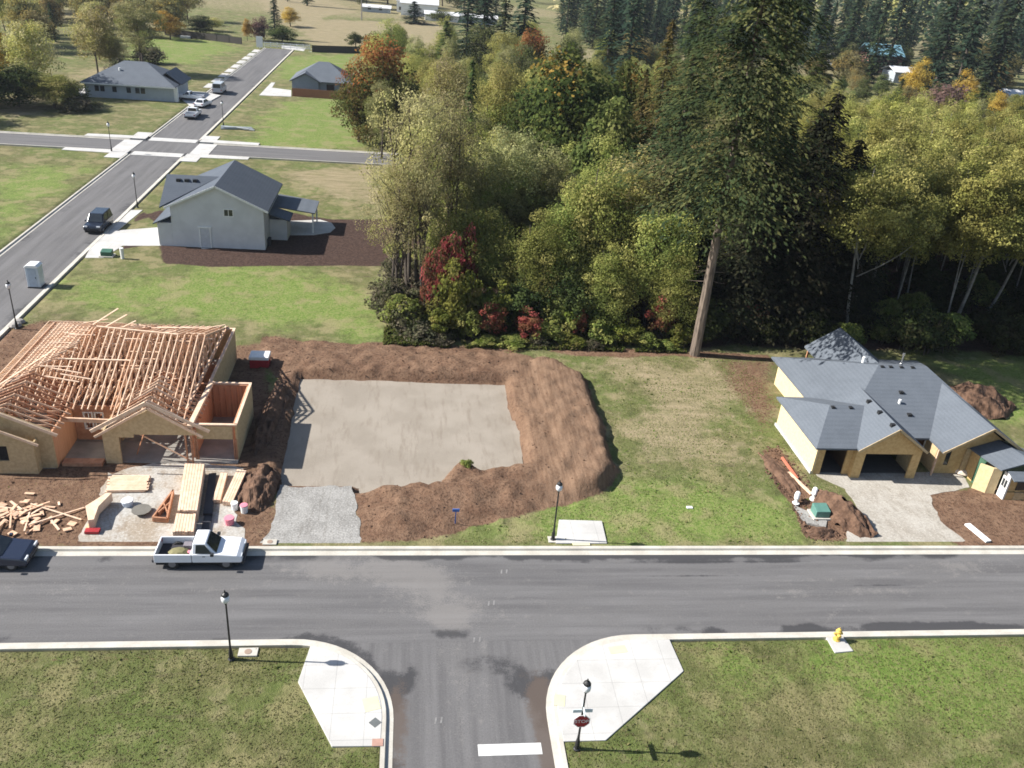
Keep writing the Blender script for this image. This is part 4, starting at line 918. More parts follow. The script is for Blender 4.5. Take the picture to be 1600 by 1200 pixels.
rwhite = mat('white_roof', (.62,.62,.62), (.5,.5,.5), 1, .5)
rteal = mat('teal_roof', (.16,.30,.36), (.12,.24,.30), 1, .5)
redbrick = mat('red_brick', (.24,.13,.105), (.19,.10,.08), 2)
farhouse('long white farm building beyond the tan field near the top edge', G(655,26)[:2], 16, 10, 5, white, rwhite)
farhouse('small white farm shed left of the long white farm building', G(632,20)[:2], 7, 7, 5, white, rwhite)
farhouse('low white building right of the long white farm building', G(690,34)[:2], 14, 8, 2.5, white, rwhite, 1.2)
farhouse('pale grey low building half hidden by dark conifers near the top', G(747,38)[:2], 16, 8, 2.5, siding_grey, rwhite, 1)
farhouse('twin white-roofed sheds at the right end of the tan field', G(588,20)[:2], 12, 6, 2, siding_grey, rwhite, 1)
farhouse('red house with teal roof among the trees at upper right', (172,318), 13, 10, 6, redbrick, rteal, 3.5)
farhouse('grey house with pale roof beside the yellow tree at upper right', (166,290), 9, 9, 3.5, siding_grey, rwhite, 1.5)
farhouse('white house among trees at the upper right edge', (180,250), 9, 9, 3.4, white, rwhite, 1.2)
farhouse('white house left of the red one, mostly behind trees', (157,318), 7, 8, 4, white, rwhite, 1.5)

# ------------------------------------------------------------------ street lamps
globe = mat('lamp_globe', (.75,.76,.78), (.65,.66,.68), 3, .25, spec=.5)
def lamp_proto():
    t = thing('street_lamp', 'x', 'street lamp')
    MB().lathe((0,0,0), [(.17,0),(.17,.08),(.12,.13),(.11,.5),(.07,.72),(.055,.95)], 10).build('base', black, t, smooth=False)
    MB().lathe((0,0,.95), [(.055,0),(.042,2.65),(.075,2.7),(.075,2.76)], 8).build('pole', black, t)
    g = MB().lathe((0,0,3.71), [(.09,0),(.19,.12),(.21,.28),(.17,.46)], 10).build('globe', globe, t, smooth=True)
    MB().lathe((0,0,4.17), [(.19,0),(.15,.1),(.05,.17),(.03,.30),(.005,.33)], 10).build('cap', black, t)
    return t
L0 = lamp_proto(); labs = [((-8.3,32.7),'black lamp post with white globe on the lawn left of the junction'),((8.25,26.75),'black lamp post carrying a red stop sign at the junction corner'),((9.35,42.25),'black lamp post beside the white pavement pad on the far kerb'),
    ((-33.2,71.3),'black lamp post cut by the left picture edge beside the side road'),((-33.3,108.0),'black lamp post between the side road and the white house'),((-44.6,137.0-1.2),'lamp post in the left corner of the far crossing'),((-32.6,158.3),'lamp post right of the far street beyond the crossing')]
for i, (p, lab) in enumerate(labs):
    t = L0 if i == 0 else copy_tree(L0)
    t.location = (p[0], p[1], gz(*p)-.02); tag(t, lab, 'street lamp', 'street lamps along the roads')
    if i == 1: LS = t
    if i == 2: LB = t
# the pad under each near lamp
MB().box(-.3,.3,-.3,.3,-.1,.07).build('footing', kerbcon, LB)
# stop sign on the corner lamp (faces the traffic coming up the short street, i.e. the camera side)
def text_mesh(body, size, m, parent, loc, rot, name, ext=.004):
    cu = bpy.data.curves.new('txt', 'FONT'); cu.body = body; cu.size = size; cu.align_x = 'CENTER'; cu.align_y = 'CENTER'; cu.extrude = ext
    o = bpy.data.objects.new('txt', cu); COL.objects.link(o)
    dg = bpy.context.evaluated_depsgraph_get(); me = bpy.data.meshes.new_from_object(o.evaluated_get(dg))
    bpy.data.objects.remove(o); me.materials.clear(); me.materials.append(m)
    r = bpy.data.objects.new(name, me); COL.objects.link(r); r.parent = parent; r.location = loc; r.rotation_euler = rot
    return r
def octo(r, y0, y1, mb, z):
    pts = [(r*math.cos(R(22.5+45*i)), y0, z+r*math.sin(R(22.5+45*i))) for i in range(8)]
    mb.extr(pts, (0, y1-y0, 0))
sg = MB(); octo(.40,-.10,-.085,sg,1.95); sign = sg.build('stop_sign', white, LS)
f = MB(); octo(.365,-.106,-.101,f,1.95); f.build('sign_face', redp, sign)
text_mesh('STOP', .27, white, sign, (0,-.109,1.95), (R(90),0,0), 'lettering')
MB().box(-.45,.45,-.018,.018,2.42,2.6).build('street_name_blade', mat('sign_pale', (.55,.62,.64)), LS)
MB().box(-.018,.018,-.45,.45,2.62,2.8).build('street_name_blade', mat('sign_pale'  , (.55,.62,.64)), LS)

# ------------------------------------------------------------------ small street furniture
t = thing('fire_hydrant', 'yellow fire hydrant on a concrete pad beside the near kerb', 'fire hydrant', (hp.x-.05, hp.y+.25, .165))
MB().lathe((0,0,0), [(.2,0),(.2,.05),(.14,.06),(.13,.55),(.17,.57),(.17,.62),(.14,.66),(.10,.76),(.03,.8),(.03,.86)], 12).build('barrel', yellowp, t)
for s in (-1, 1): MB().tube([(s*.1,0,.45),(s*.24,0,.45)], .07, 8).build('nozzle', yellowp, t)
MB().tube([(0,-.1,.42),(0,-.25,.42)], .09, 8).build('nozzle', yellowp, t)
p = G(711,822); t = thing('marker_post', 'blue marker post with a flat crosspiece on the grass by the dirt bank', 'marker post', (p.x, p.y, gz(p.x,p.y)))
MB().box(-.035,.035,-.02,.02,0,.9).build('post', bluep, t); MB().box(-.22,.22,-.03,.03,.9,1.1).build('crosspiece', bluep, t)
p = G(55,447); t = thing('portable_toilet', 'white portable toilet standing on the side road by the kerb', 'portable toilet', (-35.30,81.4,0.0))
MB().box(-.58,.58,-.58,.58,.12,2.05).build('cabin', mat('toilet_plastic', (.50,.55,.60), (.45,.5,.55), 2, .5), t, bevel=.03)
MB().box(-.6,.6,-.6,.6,0,.12).build('skid', mat('dark_grey_plastic', (.06,.06,.065)), t)
mb = MB(); mb.extr([(-.64,-.64,2.05),(.64,-.64,2.05),(.64,-.64,2.12),(.4,-.64,2.3),(-.4,-.64,2.3),(-.64,-.64,2.12)], (0,1.28,0)); mb.build('roof', white, t, bevel=.03)
dr = MB().box(-.36,.36,-.62,-.582,.16,1.95).build('door', mat('toilet_door', (.40,.46,.53), rough=.5), t); MB().box(.24,.3,-.65,-.622,1.0,1.15).build('handle', black, dr)
p = G(57,541,.4); bucket('white_drum', 'white drum on the ground behind the left slope of the framed house', p, .36, .75, white, cat='drum')
p = G(407,572); t = thing('site_bin', 'red bin with white cover in the shadow behind the framed house', 'bin', (p.x, p.y, gz(p.x,p.y)))
MB().box(-.75,.75,-.6,.6,0,.75).build('box', redp, t, bevel=.02); MB().box(-.8,.8,-.65,.65,.75,1.05).build('cover', white, t, bevel=.05)
def lidbox(label, p, w, d, rz=0):
    t = thing('meter_box', label, 'meter box', (p.x, p.y, gz(p.x,p.y)-.05), rz)
    MB().box(-w/2,w/2,-d/2,d/2,0,.13).build('concrete_frame', kerbcon, t, bevel=.01); MB().lathe((0,0,.13), [(min(w,d)*.33,0),(min(w,d)*.33,.015),(.02,.016)], 14).build('lid', mat('lid_tan', (.30,.22,.17)), t)
lidbox('concrete meter box with round lid beside the lamp post on the left lawn', G(388,1022), .95, .55)
lidbox('concrete meter box at the kerb beside the grey gravel driveway', G(422,850), .8, .5)
# tactile strips, drain plate on the corners
def plate(name, label, u, v, w, d, m, rz, cat='tactile strip', zt=.175, grp=None):
    p = G(u, v, .17); t = MB().box(-w/2,w/2,-d/2,d/2,-.01,.006).build(name, m); t.location = (p.x, p.y, zt); t.rotation_euler[2] = rz; tag(t, label, cat, grp)
    return t
plate('tactile_strip', 'faded yellow tactile strip on the left corner pavement', 580, 1100, .75, .8, tactile, R(15))
plate('tactile_strip', 'yellow tactile strip at the left edge of the right corner pavement', 874, 1094, .55, .7, tactile, R(-12))
plate('tactile_strip', 'yellow tactile strip at the top of the right corner pavement', 965, 1015, .95, .5, tactile, R(8))
plate('tactile_strip', 'faint yellow tactile strip on the far kerb pad', 908, 850, 1.1, .28, tactile, 0)
plate('drain_cover', 'dark diamond-shaped cover on the left corner pavement', 586, 1129, .42, .42, mat('cover_grey', (.12,.13,.13)), R(45), 'drain cover')
plate('drain_cover', 'rusty round-cornered cover near the tip of the left corner pavement', 590, 1160, .5, .4, mat('cover_rust', (.40,.24,.19)), 0, 'drain cover')
# utilities by the white house
def ubox(label, u, v, w, d, h, m, cat='utility box'):
    p = G(u, v); t = thing('utility_box', label, cat, (p.x, p.y, gz(p.x,p.y)))
    MB().box(-w/2-.15,w/2+.15,-d/2-.15,d/2+.15,-.1,.12).build('pad', kerbcon, t)
    mb = MB(); mb.extr([(-w/2,-d/2,.12),(-w/2,d/2,.12),(-w/2,d/2,h),(-w/2,-d/2,h*.8)], (w,0,0)); mb.build('cabinet', m, t, bevel=.03)
ubox('green utility box beside the white house driveway', 168, 402, 1.1, .8, .7, greenbox)
bucket('utility_pedestal', 'thin white pedestal on the soil right of the green utility box', G(192,406), .2, 1.1, white, cat='pedestal')
ubox('green utility box on a pale pad by the right-hand dirt trench', 1280, 806, 1.0, .85, .75, mat('teal_box', (.10,.22,.18), (.08,.18,.15), 3, .5))
for i, (u, v, lab) in enumerate(((1243,784,'white pipe end on the grass side of the trench'),(1270,778,'white pipe end next to the green utility box'))):
    p = G(u, v); t = thing('white_pipe', lab, 'pipe', (p.x, p.y, gz(p.x,p.y)))
    MB().tube([(-.1,-.25,.05),(-.05,-.12,.36),(0,0,.56),(.1,.14,.60),(.17,.26,.42)], .18, 10).build('elbow', white, t); MB().lathe((-.1,-.25,0), [(.24,0),(.24,.12),(.18,.13)], 10).build('collar', white, t)
p = G(1250,800); struct(MB().prism(PX((1240,790),(1262,800),(1292,815),(1290,825),(1262,818),(1240,805)), -.1, .06).build('pale_sand_patch', gravel_m))
a = G(1510,822); b = G(1543,850); tag(MB().beam((a.x,a.y,gz(a.x,a.y)+.08),(b.x,b.y,gz(b.x,b.y)+.1),.42,.12).build('white_board', white, None, (a+b)/2), 'white board lying on the brown soil beside the right driveway', 'board')
a = G(1232,738,.2); b = G(1268,772,.15); tag(MB().beam(a, b, .2, .12).build('yellow_timber', lumber_pale, None, (a+b)/2), 'pale timber lying in the trench at the corner of the plywood house', 'timber')
a = G(1222,715,.2); b = G(1246,748,.2); tag(MB().beam(a, b, .16, .14).build('red_pipe', mat('red_pipe', (.5,.16,.10)), None, (a+b)/2), 'thin reddish pipe lying beside the sunny plywood wall', 'pipe')
p = G(1502,742); t = thing('wrapped_bundle', 'pale wrapped bundle on the ground in front of the plywood house entry', 'bundle', (p.x,p.y,gz(p.x,p.y)), R(-35)); MB().lathe((0,0,0), [(.1,0),(.5,.1),(.45,.3),(.2,.4)], 7).build('wrapping', mat('cream_wrap', (.75,.62,.5)), t)
t.scale = (1.6,.7,1)
p = G(372,203); t = thing('pipe_pile', 'pile of grey pipes and debris on the grass right of the far crossing', 'pile', (p.x,p.y,0.1))
for k in range(9): MB().tube([(-2.6+rnd.uniform(-.6,.6),rnd.uniform(-.9,.9),.12+.1*(k%3)),(2.2+rnd.uniform(-.8,.8),rnd.uniform(-.9,.9),.12+.12*(k%3))], .13, 6).build('pipe', mat('grey_pipe', (.33,.36,.38)), t)
for i, (u, v, lab) in enumerate(((1077,795,'white scrap of paper on the grass right of the pavement pad'),(290,60,'white spot of debris on the far green lot'))):
    p = G(u, v); tag(MB().box(-.2*(1+i*6),.2*(1+i*6),-.12*(1+i*5),.12*(1+i*5),-.02,.04+i*.5).build('debris', white, None), lab, 'debris').location = (p.x,p.y,gz(p.x,p.y)+.03)
for u, v, lab in ((24,512,'grey boulder beside the lamp post at the left edge'),(30,506,'pale rock right of the boulder at the left edge')):
    p = G(u, v); o = MB().lathe((0,0,-.1), [(.35,0),(.45,.25),(.3,.5),(.05,.6)], 7).build('boulder', mat('rock', (.3,.28,.26)), None); o.location = (p.x,p.y,gz(p.x,p.y)); o.scale = (1.3,1,.8); tag(o, lab, 'rock')
p = T(565, 0, 372); t = thing('utility_pole', 'thin grey utility pole at the edge of the far tan field', 'utility pole', (p.x, 372, 0))
MB().tube([(0,0,0),(0,0,15)], [.28,.2], 6).build('pole', mat('pole_wood', (.22,.2,.18)), t); MB().box(-1.4,1.4,-.1,.1,13.6,13.9).build('crossarm', mat('pole_wood', (.22,.2,.18)), t)

# ------------------------------------------------------------------ dirt heaps
def heap(label, cx, cy, L, W, h, rz, seed, cat='dirt heap', name='dirt_heap'):
    n = 44; m_ = 30; u = np.linspace(-1, 1, n); w = np.linspace(-1, 1, m_); A, B = np.meshgrid(u, w)
    px = A*L/2; py = B*W/2
    r = np.sqrt(A**2+B**2)+(fbm(A*3+seed*5, B*3, .9, 3, seed)-.5)*.5
    hh = h*np.clip(1-r**1.7, -0.15, 1)+np.where(r < 1.1, (fbm(px+seed, py, .55, 3, seed)-.5)*.55*min(1, h), 0)
    c, s = math.cos(rz), math.sin(rz); g0 = gz(cx, cy)
    vs = np.column_stack([(c*px-s*py).ravel(), (s*px+c*py).ravel(), np.where(r < 1.02, hh, -.35).ravel()])
    ii = np.arange(n*m_).reshape(m_, n); q = np.stack([ii[:-1,:-1], ii[:-1,1:], ii[1:,1:], ii[1:,:-1]], -1).reshape(-1, 4)
    q = q[(r.ravel()[q].max(1) < 1.12)]; us = np.unique(q); rm = np.zeros(len(vs), int); rm[us] = np.arange(len(us)); vs = vs[us]; q = rm[q]
    mb = MB(); mb.add([tuple(v) for v in vs], [tuple(int(i) for i in f) for f in q]); o = mb.build(name, dirtm, None, smooth=False); o.location = (cx, cy, g0); tag(o, label, cat)
p = G(1312,805); heap('lumpy brown dirt heap along the right side of the trench', p.x, p.y, 5.6, 2.4, 1.35, R(-68), 1)
p = G(1283,833); heap('small smooth brown dirt heap below the green utility box', p.x, p.y, 2.6, 1.4, .45, R(10), 2)
p = G(1216,738); heap('low dirt ridge beside the sunny plywood wall', p.x, p.y, 5.6, 1.5, .4, R(100), 3)
p = G(1535,640); heap('large brown dirt heap behind the plywood house', p.x, p.y+1, 6.5, 6.0, 1.7, R(0), 4)
p = G(405,765); heap('dark soil heap between the lumber stacks and the gravel driveway', p.x, p.y, 5.6, 2.3, .9, R(88), 5)
heap('long soil ridge along the left edge of the building pad', -9.9, 57.5, 12, 1.9, .95, R(87), 6)
# ------------------------------------------------------------------ vehicles (local: +x forwards, ground at z = 0)
def frustum(mb, x0, x1, w0, z0, X0, X1, w1, z1):
    mb.add([(x0,-w0,z0),(x1,-w0,z0),(x1,w0,z0),(x0,w0,z0),(X0,-w1,z1),(X1,-w1,z1),(X1,w1,z1),(X0,w1,z1)],
           [(3,2,1,0),(4,5,6,7),(0,1,5,4),(1,2,6,5),(2,3,7,6),(3,0,4,7)])
def pane(quad, m, parent, name, inset=.10, out=.012, th=.01):
    P = [Vector(p) for p in quad]; c = sum(P, Vector())/4; n = (P[1]-P[0]).cross(P[3]-P[0]).normalized()
    Q = []
    for p in P: Q.append(c+(p-c)*(1-inset*2)+n*out)
    return MB().extr(Q, -n*th).build(name, m, parent)
def wheel(parent, x, y, r, side):
    w = MB(); prof = [(r*.62,-.10),(r*.96,-.10),(r,-.06),(r,.06),(r*.96,.10),(r*.62,.10)]
    n = 18; vs = []; fs = []
    for rr, yy in prof:
        for j in range(n): t = 2*math.pi*j/n; vs.append((x+rr*math.cos(t), y+yy, r+rr*math.sin(t)))
    k = len(prof)
    for i in range(k-1):
        for j in range(n): fs.append((i*n+j,(i+1)*n+j,(i+1)*n+(j+1)%n,i*n+(j+1)%n))
    fs += [tuple(range(n)), tuple(range(k*n-1,(k-1)*n-1,-1))]
    w.add(vs, fs); ob = w.build('wheel', rubber, parent)
    rim = MB(); pts = [(x+r*.58*math.cos(2*math.pi*j/12), y+side*.085, r+r*.58*math.sin(2*math.pi*j/12)) for j in range(12)]
    rim.extr(pts, (0, side*.022, 0)); rim.build('rim', mat('rim_grey', (.22,.22,.23), rough=.4, metal=.5), ob)
def vehicle(name, label, cat, pos, rz, colour, L=4.6, W=1.8, kind='sedan', lower=None, group=None):
    t = thing(name, label, cat, (pos[0], pos[1], pos[2] if len(pos) > 2 else 0.0), rz, group)
    h, w = L/2, W/2
    if kind == 'pickup':
        b = MB(); b.extr([(-.35,-w,.46),(h-.5,-w,.46),(h-.08,-w,.46),(h,-w,.55),(h-.03,-w,.82),(h-.28,-w,.97),(1.0,-w,1.05),(-.35,-w,1.05)], (0,W,0)); b.build('body', colour, t, bevel=.07)
        c = MB(); frustum(c, -.35, 1.02, w-.04, 1.0, -.28, .42, w-.22, 1.66); c.build('cab', colour, t, bevel=.06)
        cab = (-.35, 1.02, w-.04, 1.0, -.28, .42, w-.22, 1.66)
        bd = MB(); bd.box(-h,-.37,-w,-w+.09,.48,1.02); bd.box(-h,-.37,w-.09,w,.48,1.02); bd.box(-.46,-.37,-w+.091,w-.091,.48,1.02); bd.build('bed_side', colour, t, bevel=.025)
        MB().box(-h-.01,-h+.07,-w+.095,w-.095,.49,1.0).build('tailgate', colour, t, bevel=.02)
        MB().box(-h+.08,-.47,-w+.1,w-.1,.40,.56).build('bed_floor', mat('bed_liner', (.04,.038,.045)), t)
        MB().box(-h+.05,h-.2,-w+.12,w-.12,.24,.455).build('chassis', dark, t)
        MB().box(-h-.14,-h-.02,-w+.1,w-.1,.42,.58).build('rear_bumper', mat('bumper_dark', (.05,.05,.055)), t)
        MB().box(h-.06,h+.1,-w+.04,w-.04,.36,.56).build('front_bumper', mat('bumper_dark', (.05,.05,.055)), t, bevel=.03)
        MB().box(h-.05,h+.03,-.5,.5,.6,.8).build('grille', black, t)
        r, wx = .35, (-1.45, 1.5); hz = .7; tz = .85
    else:
        prof = {'sedan': [(-h,.38),(h-.1,.3),(h,.5),(h-.08,.66),(h-.35,.80),(.95,.93),(-h+.9,.95),(-h+.1,.9)],
                'suv': [(-h,.42),(h-.08,.40),(h,.6),(h-.05,.85),(h-.25,1.0),(.95,1.08),(-h+.05,1.1)],
                'van': [(-h,.4),(h-.05,.38),(h,.6),(h-.05,.95),(h-.3,1.1),(h-1.0,1.25),(-h+.02,1.25)]}[kind]
        b = MB(); b.extr([(p[0],-w,p[1]) for p in prof], (0,W,0)); b.build('body', colour, t, bevel=.10)
        cab = {'sedan': (-h+.55,1.05,w-.06,.90,-h+1.15,.15,w-.27,1.42), 'suv': (-h+.08,1.1,w-.05,1.02,-h+.3,.35,w-.2,1.86), 'van': (-h+.05,h-.9,w-.05,1.18,-h+.12,h-1.6,w-.14,2.15)}[kind]
        c = MB(); frustum(c, *cab); c.build('cabin', colour, t, bevel=.05)
        MB().box(-h+.1,h-.15,-w+.1,w-.1,.18,.42).build('chassis', dark, t)
        MB().box(h-.07,h+.02,-.45,.45,.42,.58).build('grille', black, t)
        r, wx = (.33 if kind == 'sedan' else .37), (-h+.85, h-.9); hz = .63 if kind == 'sedan' else .82; tz = .78 if kind == 'sedan' else .9
    x0,x1,w0,z0,X0,X1,w1,z1 = cab
    pane([(x1,-w0,z0),(x1,w0,z0),(X1,w1,z1),(X1,-w1,z1)], glass, t, 'windscreen', .07, .035)
    pane([(x0,w0,z0),(x0,-w0,z0),(X0,-w1,z1),(X0,w1,z1)], glass, t, 'rear_window', .1, .035)
    for s in (-1, 1):
        q = [(x0,s*w0,z0),(x1,s*w0,z0),(X1,s*w1,z1),(X0,s*w1,z1)]
        if kind == 'pickup': q = [(x0+.12,s*w0,z0),(x1-.1,s*w0,z0),(X1,s*w1,z1),(X0+.1,s*w1,z1)]
        if s > 0: q = [q[1],q[0],q[3],q[2]]
        if kind in ('sedan', 'suv'):                      # two side panes
            a = [Vector(p) for p in q]; mid0 = (a[0]+a[1])/2; mid1 = (a[2]+a[3])/2
            pane([a[0], mid0, mid1, a[3]], glass, t, 'side_window', .08, .035); pane([mid0, a[1], a[2], mid1], glass, t, 'side_window', .08, .035)
        else: pane(q, glass, t, 'side_window', .11, .035)
        MB().box(h-.16,h-.02 if kind != 'sedan' else h-.06,s*(w-.28)-.19,s*(w-.28)+.19,hz,hz+.15).build('headlight', headl, t, bevel=.02)
        MB().box(-h-.02,-h+.08,s*(w-.16)-.1,s*(w-.16)+.1,tz-.12,tz+.1).build('tail_light', redl, t)
        MB().box(x1-.3,x1-.12,s*(w+.02) if s > 0 else -w-.2,s*(w+.2) if s > 0 else -w-.02,z0+.04,z0+.2).build('mirror', black if kind == 'pickup' else colour, t, bevel=.02)
        for xx in wx: wheel(t, xx, s*(w-.12), r, s)
        if kind == 'pickup': MB().box(.25,.4,s*w-.012,s*w+.012,.88,.92).build('door_handle', black, t)
    return t
wp = paint('white_car_paint', (.74,.75,.77)); bp = paint('dark_blue_paint', (.018,.024,.045)); np_ = paint('navy_paint', (.010,.014,.026)); sp_ = paint('silver_paint', (.38,.40,.43), .3)
vehicle('pickup_truck', 'white single-cab pickup truck with open bed parked at the far kerb', 'pickup truck', (-11.35, 40.55, .003), 0, wp, 4.8, 1.74, 'pickup')
t = tag(MB().lathe((0,0,0), [(.45,0),(.5,.15),(.3,.3),(.05,.34)], 8).build('load_sack', mat('yellow_green_sack', (.19,.175,.085)), None), 'yellow-green sack lying in the open bed of the white pickup', 'sack'); t.location = (-12.55,40.35,.565); t.scale = (1.2,.9,1)
t = tag(MB().box(-.3,.3,-.2,.2,0,.28).build('load_box', mat('tool_grey', (.2,.18,.2)), None, bevel=.02), 'grey box in the open bed of the white pickup beside the sack', 'box'); t.location = (-12.1,40.95,.565)
tag(MB().lathe((0,0,0), [(.1,0),(.12,.2),(.02,.22)], 8).build('load_jug', pink, None), 'small pink jug in the open bed of the white pickup', 'jug').location = (-11.98,40.35,.565)
vehicle('dark_car', 'dark blue car at the left edge parked on the far kerb', 'car', (-22.75, 40.5, .003), 0, bp, 4.7, 1.85, 'sedan')
vehicle('dark_suv', 'dark navy suv parked on the side road by the white house driveway', 'suv', (-35.2, 99.6, .003), R(-90), np_, 4.7, 1.9, 'suv')
vehicle('parked_pickup', 'white pickup truck with dark rear nearest on the far street', 'pickup truck', (-39.3, 165.5, .003), R(90), wp, 5.6, 2.0, 'pickup')
vehicle('parked_car', 'white car parked behind the white pickup on the far street', 'car', (-39.8, 176.0, .003), R(80), wp, 4.7, 1.85, 'sedan')
vehicle('parked_van', 'grey-white van farthest along the left kerb of the far street', 'van', (-39.8, 192.0, .003), R(90), sp_, 5.2, 2.0, 'van')
vehicle('parked_pickup', 'white pickup truck standing on the driveway of the long grey house', 'pickup truck', (-43.3, 181.0, .16), R(175), wp, 5.2, 1.9, 'pickup')
# dark load at the back of the far pickup
# ------------------------------------------------------------------ trees
def leaf_mat(name='foliage', transl=.45):
    m = bpy.data.materials.new(name); m.use_nodes = True; nt = m.node_tree; nt.nodes.clear()
    a = nt.nodes.new('ShaderNodeAttribute'); a.attribute_name = 'leaf'
    oi = nt.nodes.new('ShaderNodeObjectInfo')
    hs = nt.nodes.new('ShaderNodeHueSaturation')
    mr = nt.nodes.new('ShaderNodeMapRange'); mr.inputs[3].default_value = .80; mr.inputs[4].default_value = 1.2; nt.links.new(oi.outputs['Random'], mr.inputs[0])
    mh = nt.nodes.new('ShaderNodeMapRange'); mh.inputs[3].default_value = .485; mh.inputs[4].default_value = .512; nt.links.new(oi.outputs['Random'], mh.inputs[0])
    nt.links.new(mr.outputs[0], hs.inputs['Value']); nt.links.new(mh.outputs[0], hs.inputs['Hue']); nt.links.new(a.outputs['Color'], hs.inputs['Color'])
    d = nt.nodes.new('ShaderNodeBsdfDiffuse'); tr = nt.nodes.new('ShaderNodeBsdfTranslucent'); mx = nt.nodes.new('ShaderNodeMixShader'); mx.inputs[0].default_value = transl
    nt.links.new(hs.outputs[0], d.inputs[0]); nt.links.new(hs.outputs[0], tr.inputs[0]); nt.links.new(d.outputs[0], mx.inputs[1]); nt.links.new(tr.outputs[0], mx.inputs[2])
    o = nt.nodes.new('ShaderNodeOutputMaterial'); nt.links.new(mx.outputs[0], o.inputs[0]); return m
LEAF = leaf_mat()
bark = mat('bark', (.105,.085,.068), (.06,.048,.04), 3, .95, .4, fine=9)
bark_pale = mat('bark_pale', (.25,.235,.21), (.14,.13,.115), 2.5, .9, .2, fine=7)
bark_warm = mat('bark_warm', (.21,.165,.13), (.075,.058,.046), 2.8, .95, 1.0, (1,1,.18), fine=7)
def unit(v): return v/(np.linalg.norm(v, axis=1, keepdims=True)+1e-9)
def cards(C, nrm, size, asp, col, g, along=None):
    n = len(C); s = size*g.uniform(.55, 1.4, n)[:, None]
    a = along if along is not None else unit(np.cross(nrm, g.normal(size=(n, 3))))
    b = unit(np.cross(nrm, a)); nn = unit(np.cross(a, b))
    k = g.uniform(.1, .35, n)[:, None]
    V = np.stack([C-a*s*.5, C+b*s*asp*.5+nn*s*k*.25, C+a*s*.5, C-b*s*asp*.5+nn*s*k*.25], 1)
    return V.reshape(-1, 3), np.repeat(col, 4, 0)
def card_mesh(name, V, colr):
    me = bpy.data.meshes.new(name); n = len(V)//4
    me.vertices.add(len(V)); me.vertices.foreach_set('co', V.astype(np.float32).ravel())
    me.loops.add(4*n); me.loops.foreach_set('vertex_index', np.arange(4*n, dtype=np.int32))
    me.polygons.add(n); me.polygons.foreach_set('loop_start', np.arange(0, 4*n, 4, dtype=np.int32)); me.update(calc_edges=True)
    at = me.color_attributes.new('leaf', 'FLOAT_COLOR', 'POINT')
    at.data.foreach_set('color', np.column_stack([colr, np.ones(len(colr))]).astype(np.float32).ravel())
    me.materials.append(LEAF); return me
def pick(g, n, pal, w=None):
    P = np.array(pal); i = g.choice(len(P), n, p=w); j = g.choice(len(P), n, p=w); t = g.uniform(0, 1, n)[:, None]
    return (P[i]*(1-t)+P[j]*t)*g.uniform(.75, 1.25, n)[:, None]
def limb(mb, a, b, r0, r1, g, bend=.08, n=6):
    a = np.array(a); b = np.array(b); L = np.linalg.norm(b-a); P = []
    off = g.normal(size=3)*L*bend
    for i in range(5):
        t = i/4; P.append(tuple(a+(b-a)*t+off*math.sin(math.pi*t)))
    mb.tube(P, [r0+(r1-r0)*i/4 for i in range(5)], n)
def broadleaf(seed, h, w, cb, ncl, per, size, pal, wts=None, airy=0.5, trunk=bark, tr=.22, toppal=None, topz=.7, multi=1, asp=.62):
    """tree mesh pair of height h, crown width w, crown base cb (fraction of h)"""
    g = np.random.default_rng(seed); cz = h*(cb+1)/2; rz = h*(1-cb)/2
    d = unit(g.normal(size=(ncl, 3))); lump = 1+.22*np.sin(d[:, 0]*3+seed)+.18*np.cos(d[:, 1]*4+seed*2)
    rr = np.clip(g.uniform(0, 1, ncl)**.42*lump, .1, 1.2)
    C = d*rr[:, None]*np.array([w/2*.86, w/2*.86, rz*.88]); C[:, 2] += cz
    tz = (C[:, 2]-h*cb)/(h*(1-cb)); C[:, :2] *= (1.05-.35*np.clip(tz, 0, 1)**2)[:, None]
    cr = w*.5*g.uniform(.20, .36, ncl)*(.8 if airy > .6 else 1)
    base = pick(g, ncl, pal, wts)
    if toppal is not None:
        tm = (tz+g.normal(size=ncl)*.12 > topz); base[tm] = pick(g, int(tm.sum()), toppal)
    n = ncl*per; ci = np.repeat(np.arange(ncl), per)
    o = unit(g.normal(size=(n, 3))); rad = g.uniform(.35, 1.05, n)**.6
    P = C[ci]+o*(rad*cr[ci])[:, None]*np.array([1, 1, .78])
    nr = unit(o*.7+d[ci]*.4+np.array([0, 0, .35])+g.normal(size=(n, 3))*.55)
    V, col = cards(P, nr, size, asp, base[ci]*g.uniform(.8, 1.2, n)[:, None], g)
    crown = card_mesh('crown', V, col)
    mb = MB()
    for q in range(multi):
        ox, oy = (g.normal(size=2)*.35*(multi > 1)); lean = g.normal(size=2)*h*.03
        top = (ox+lean[0]+g.normal()*w*.08, oy+lean[1]+g.normal()*w*.08, h*(.82 if multi > 1 else .9))
        limb(mb, (ox, oy, -.3), top, tr, tr*.18, g, .02, 8)
        for _ in range(9 if multi == 1 else (16 if airy > .75 else 6)):
            k = g.integers(ncl); zs = min(C[k, 2]-h*.08, h*.75)*g.uniform(.55, .95); zs = max(zs, h*cb*.6)
            f = zs/top[2]; limb(mb, (ox+(top[0]-ox)*f, oy+(top[1]-oy)*f, zs), C[k], tr*.45*(1-f*.5), tr*.08, g, .06, 5)
    tm = mb.build('trunk', trunk); tme = tm.data; bpy.data.objects.remove(tm)
    return crown, tme
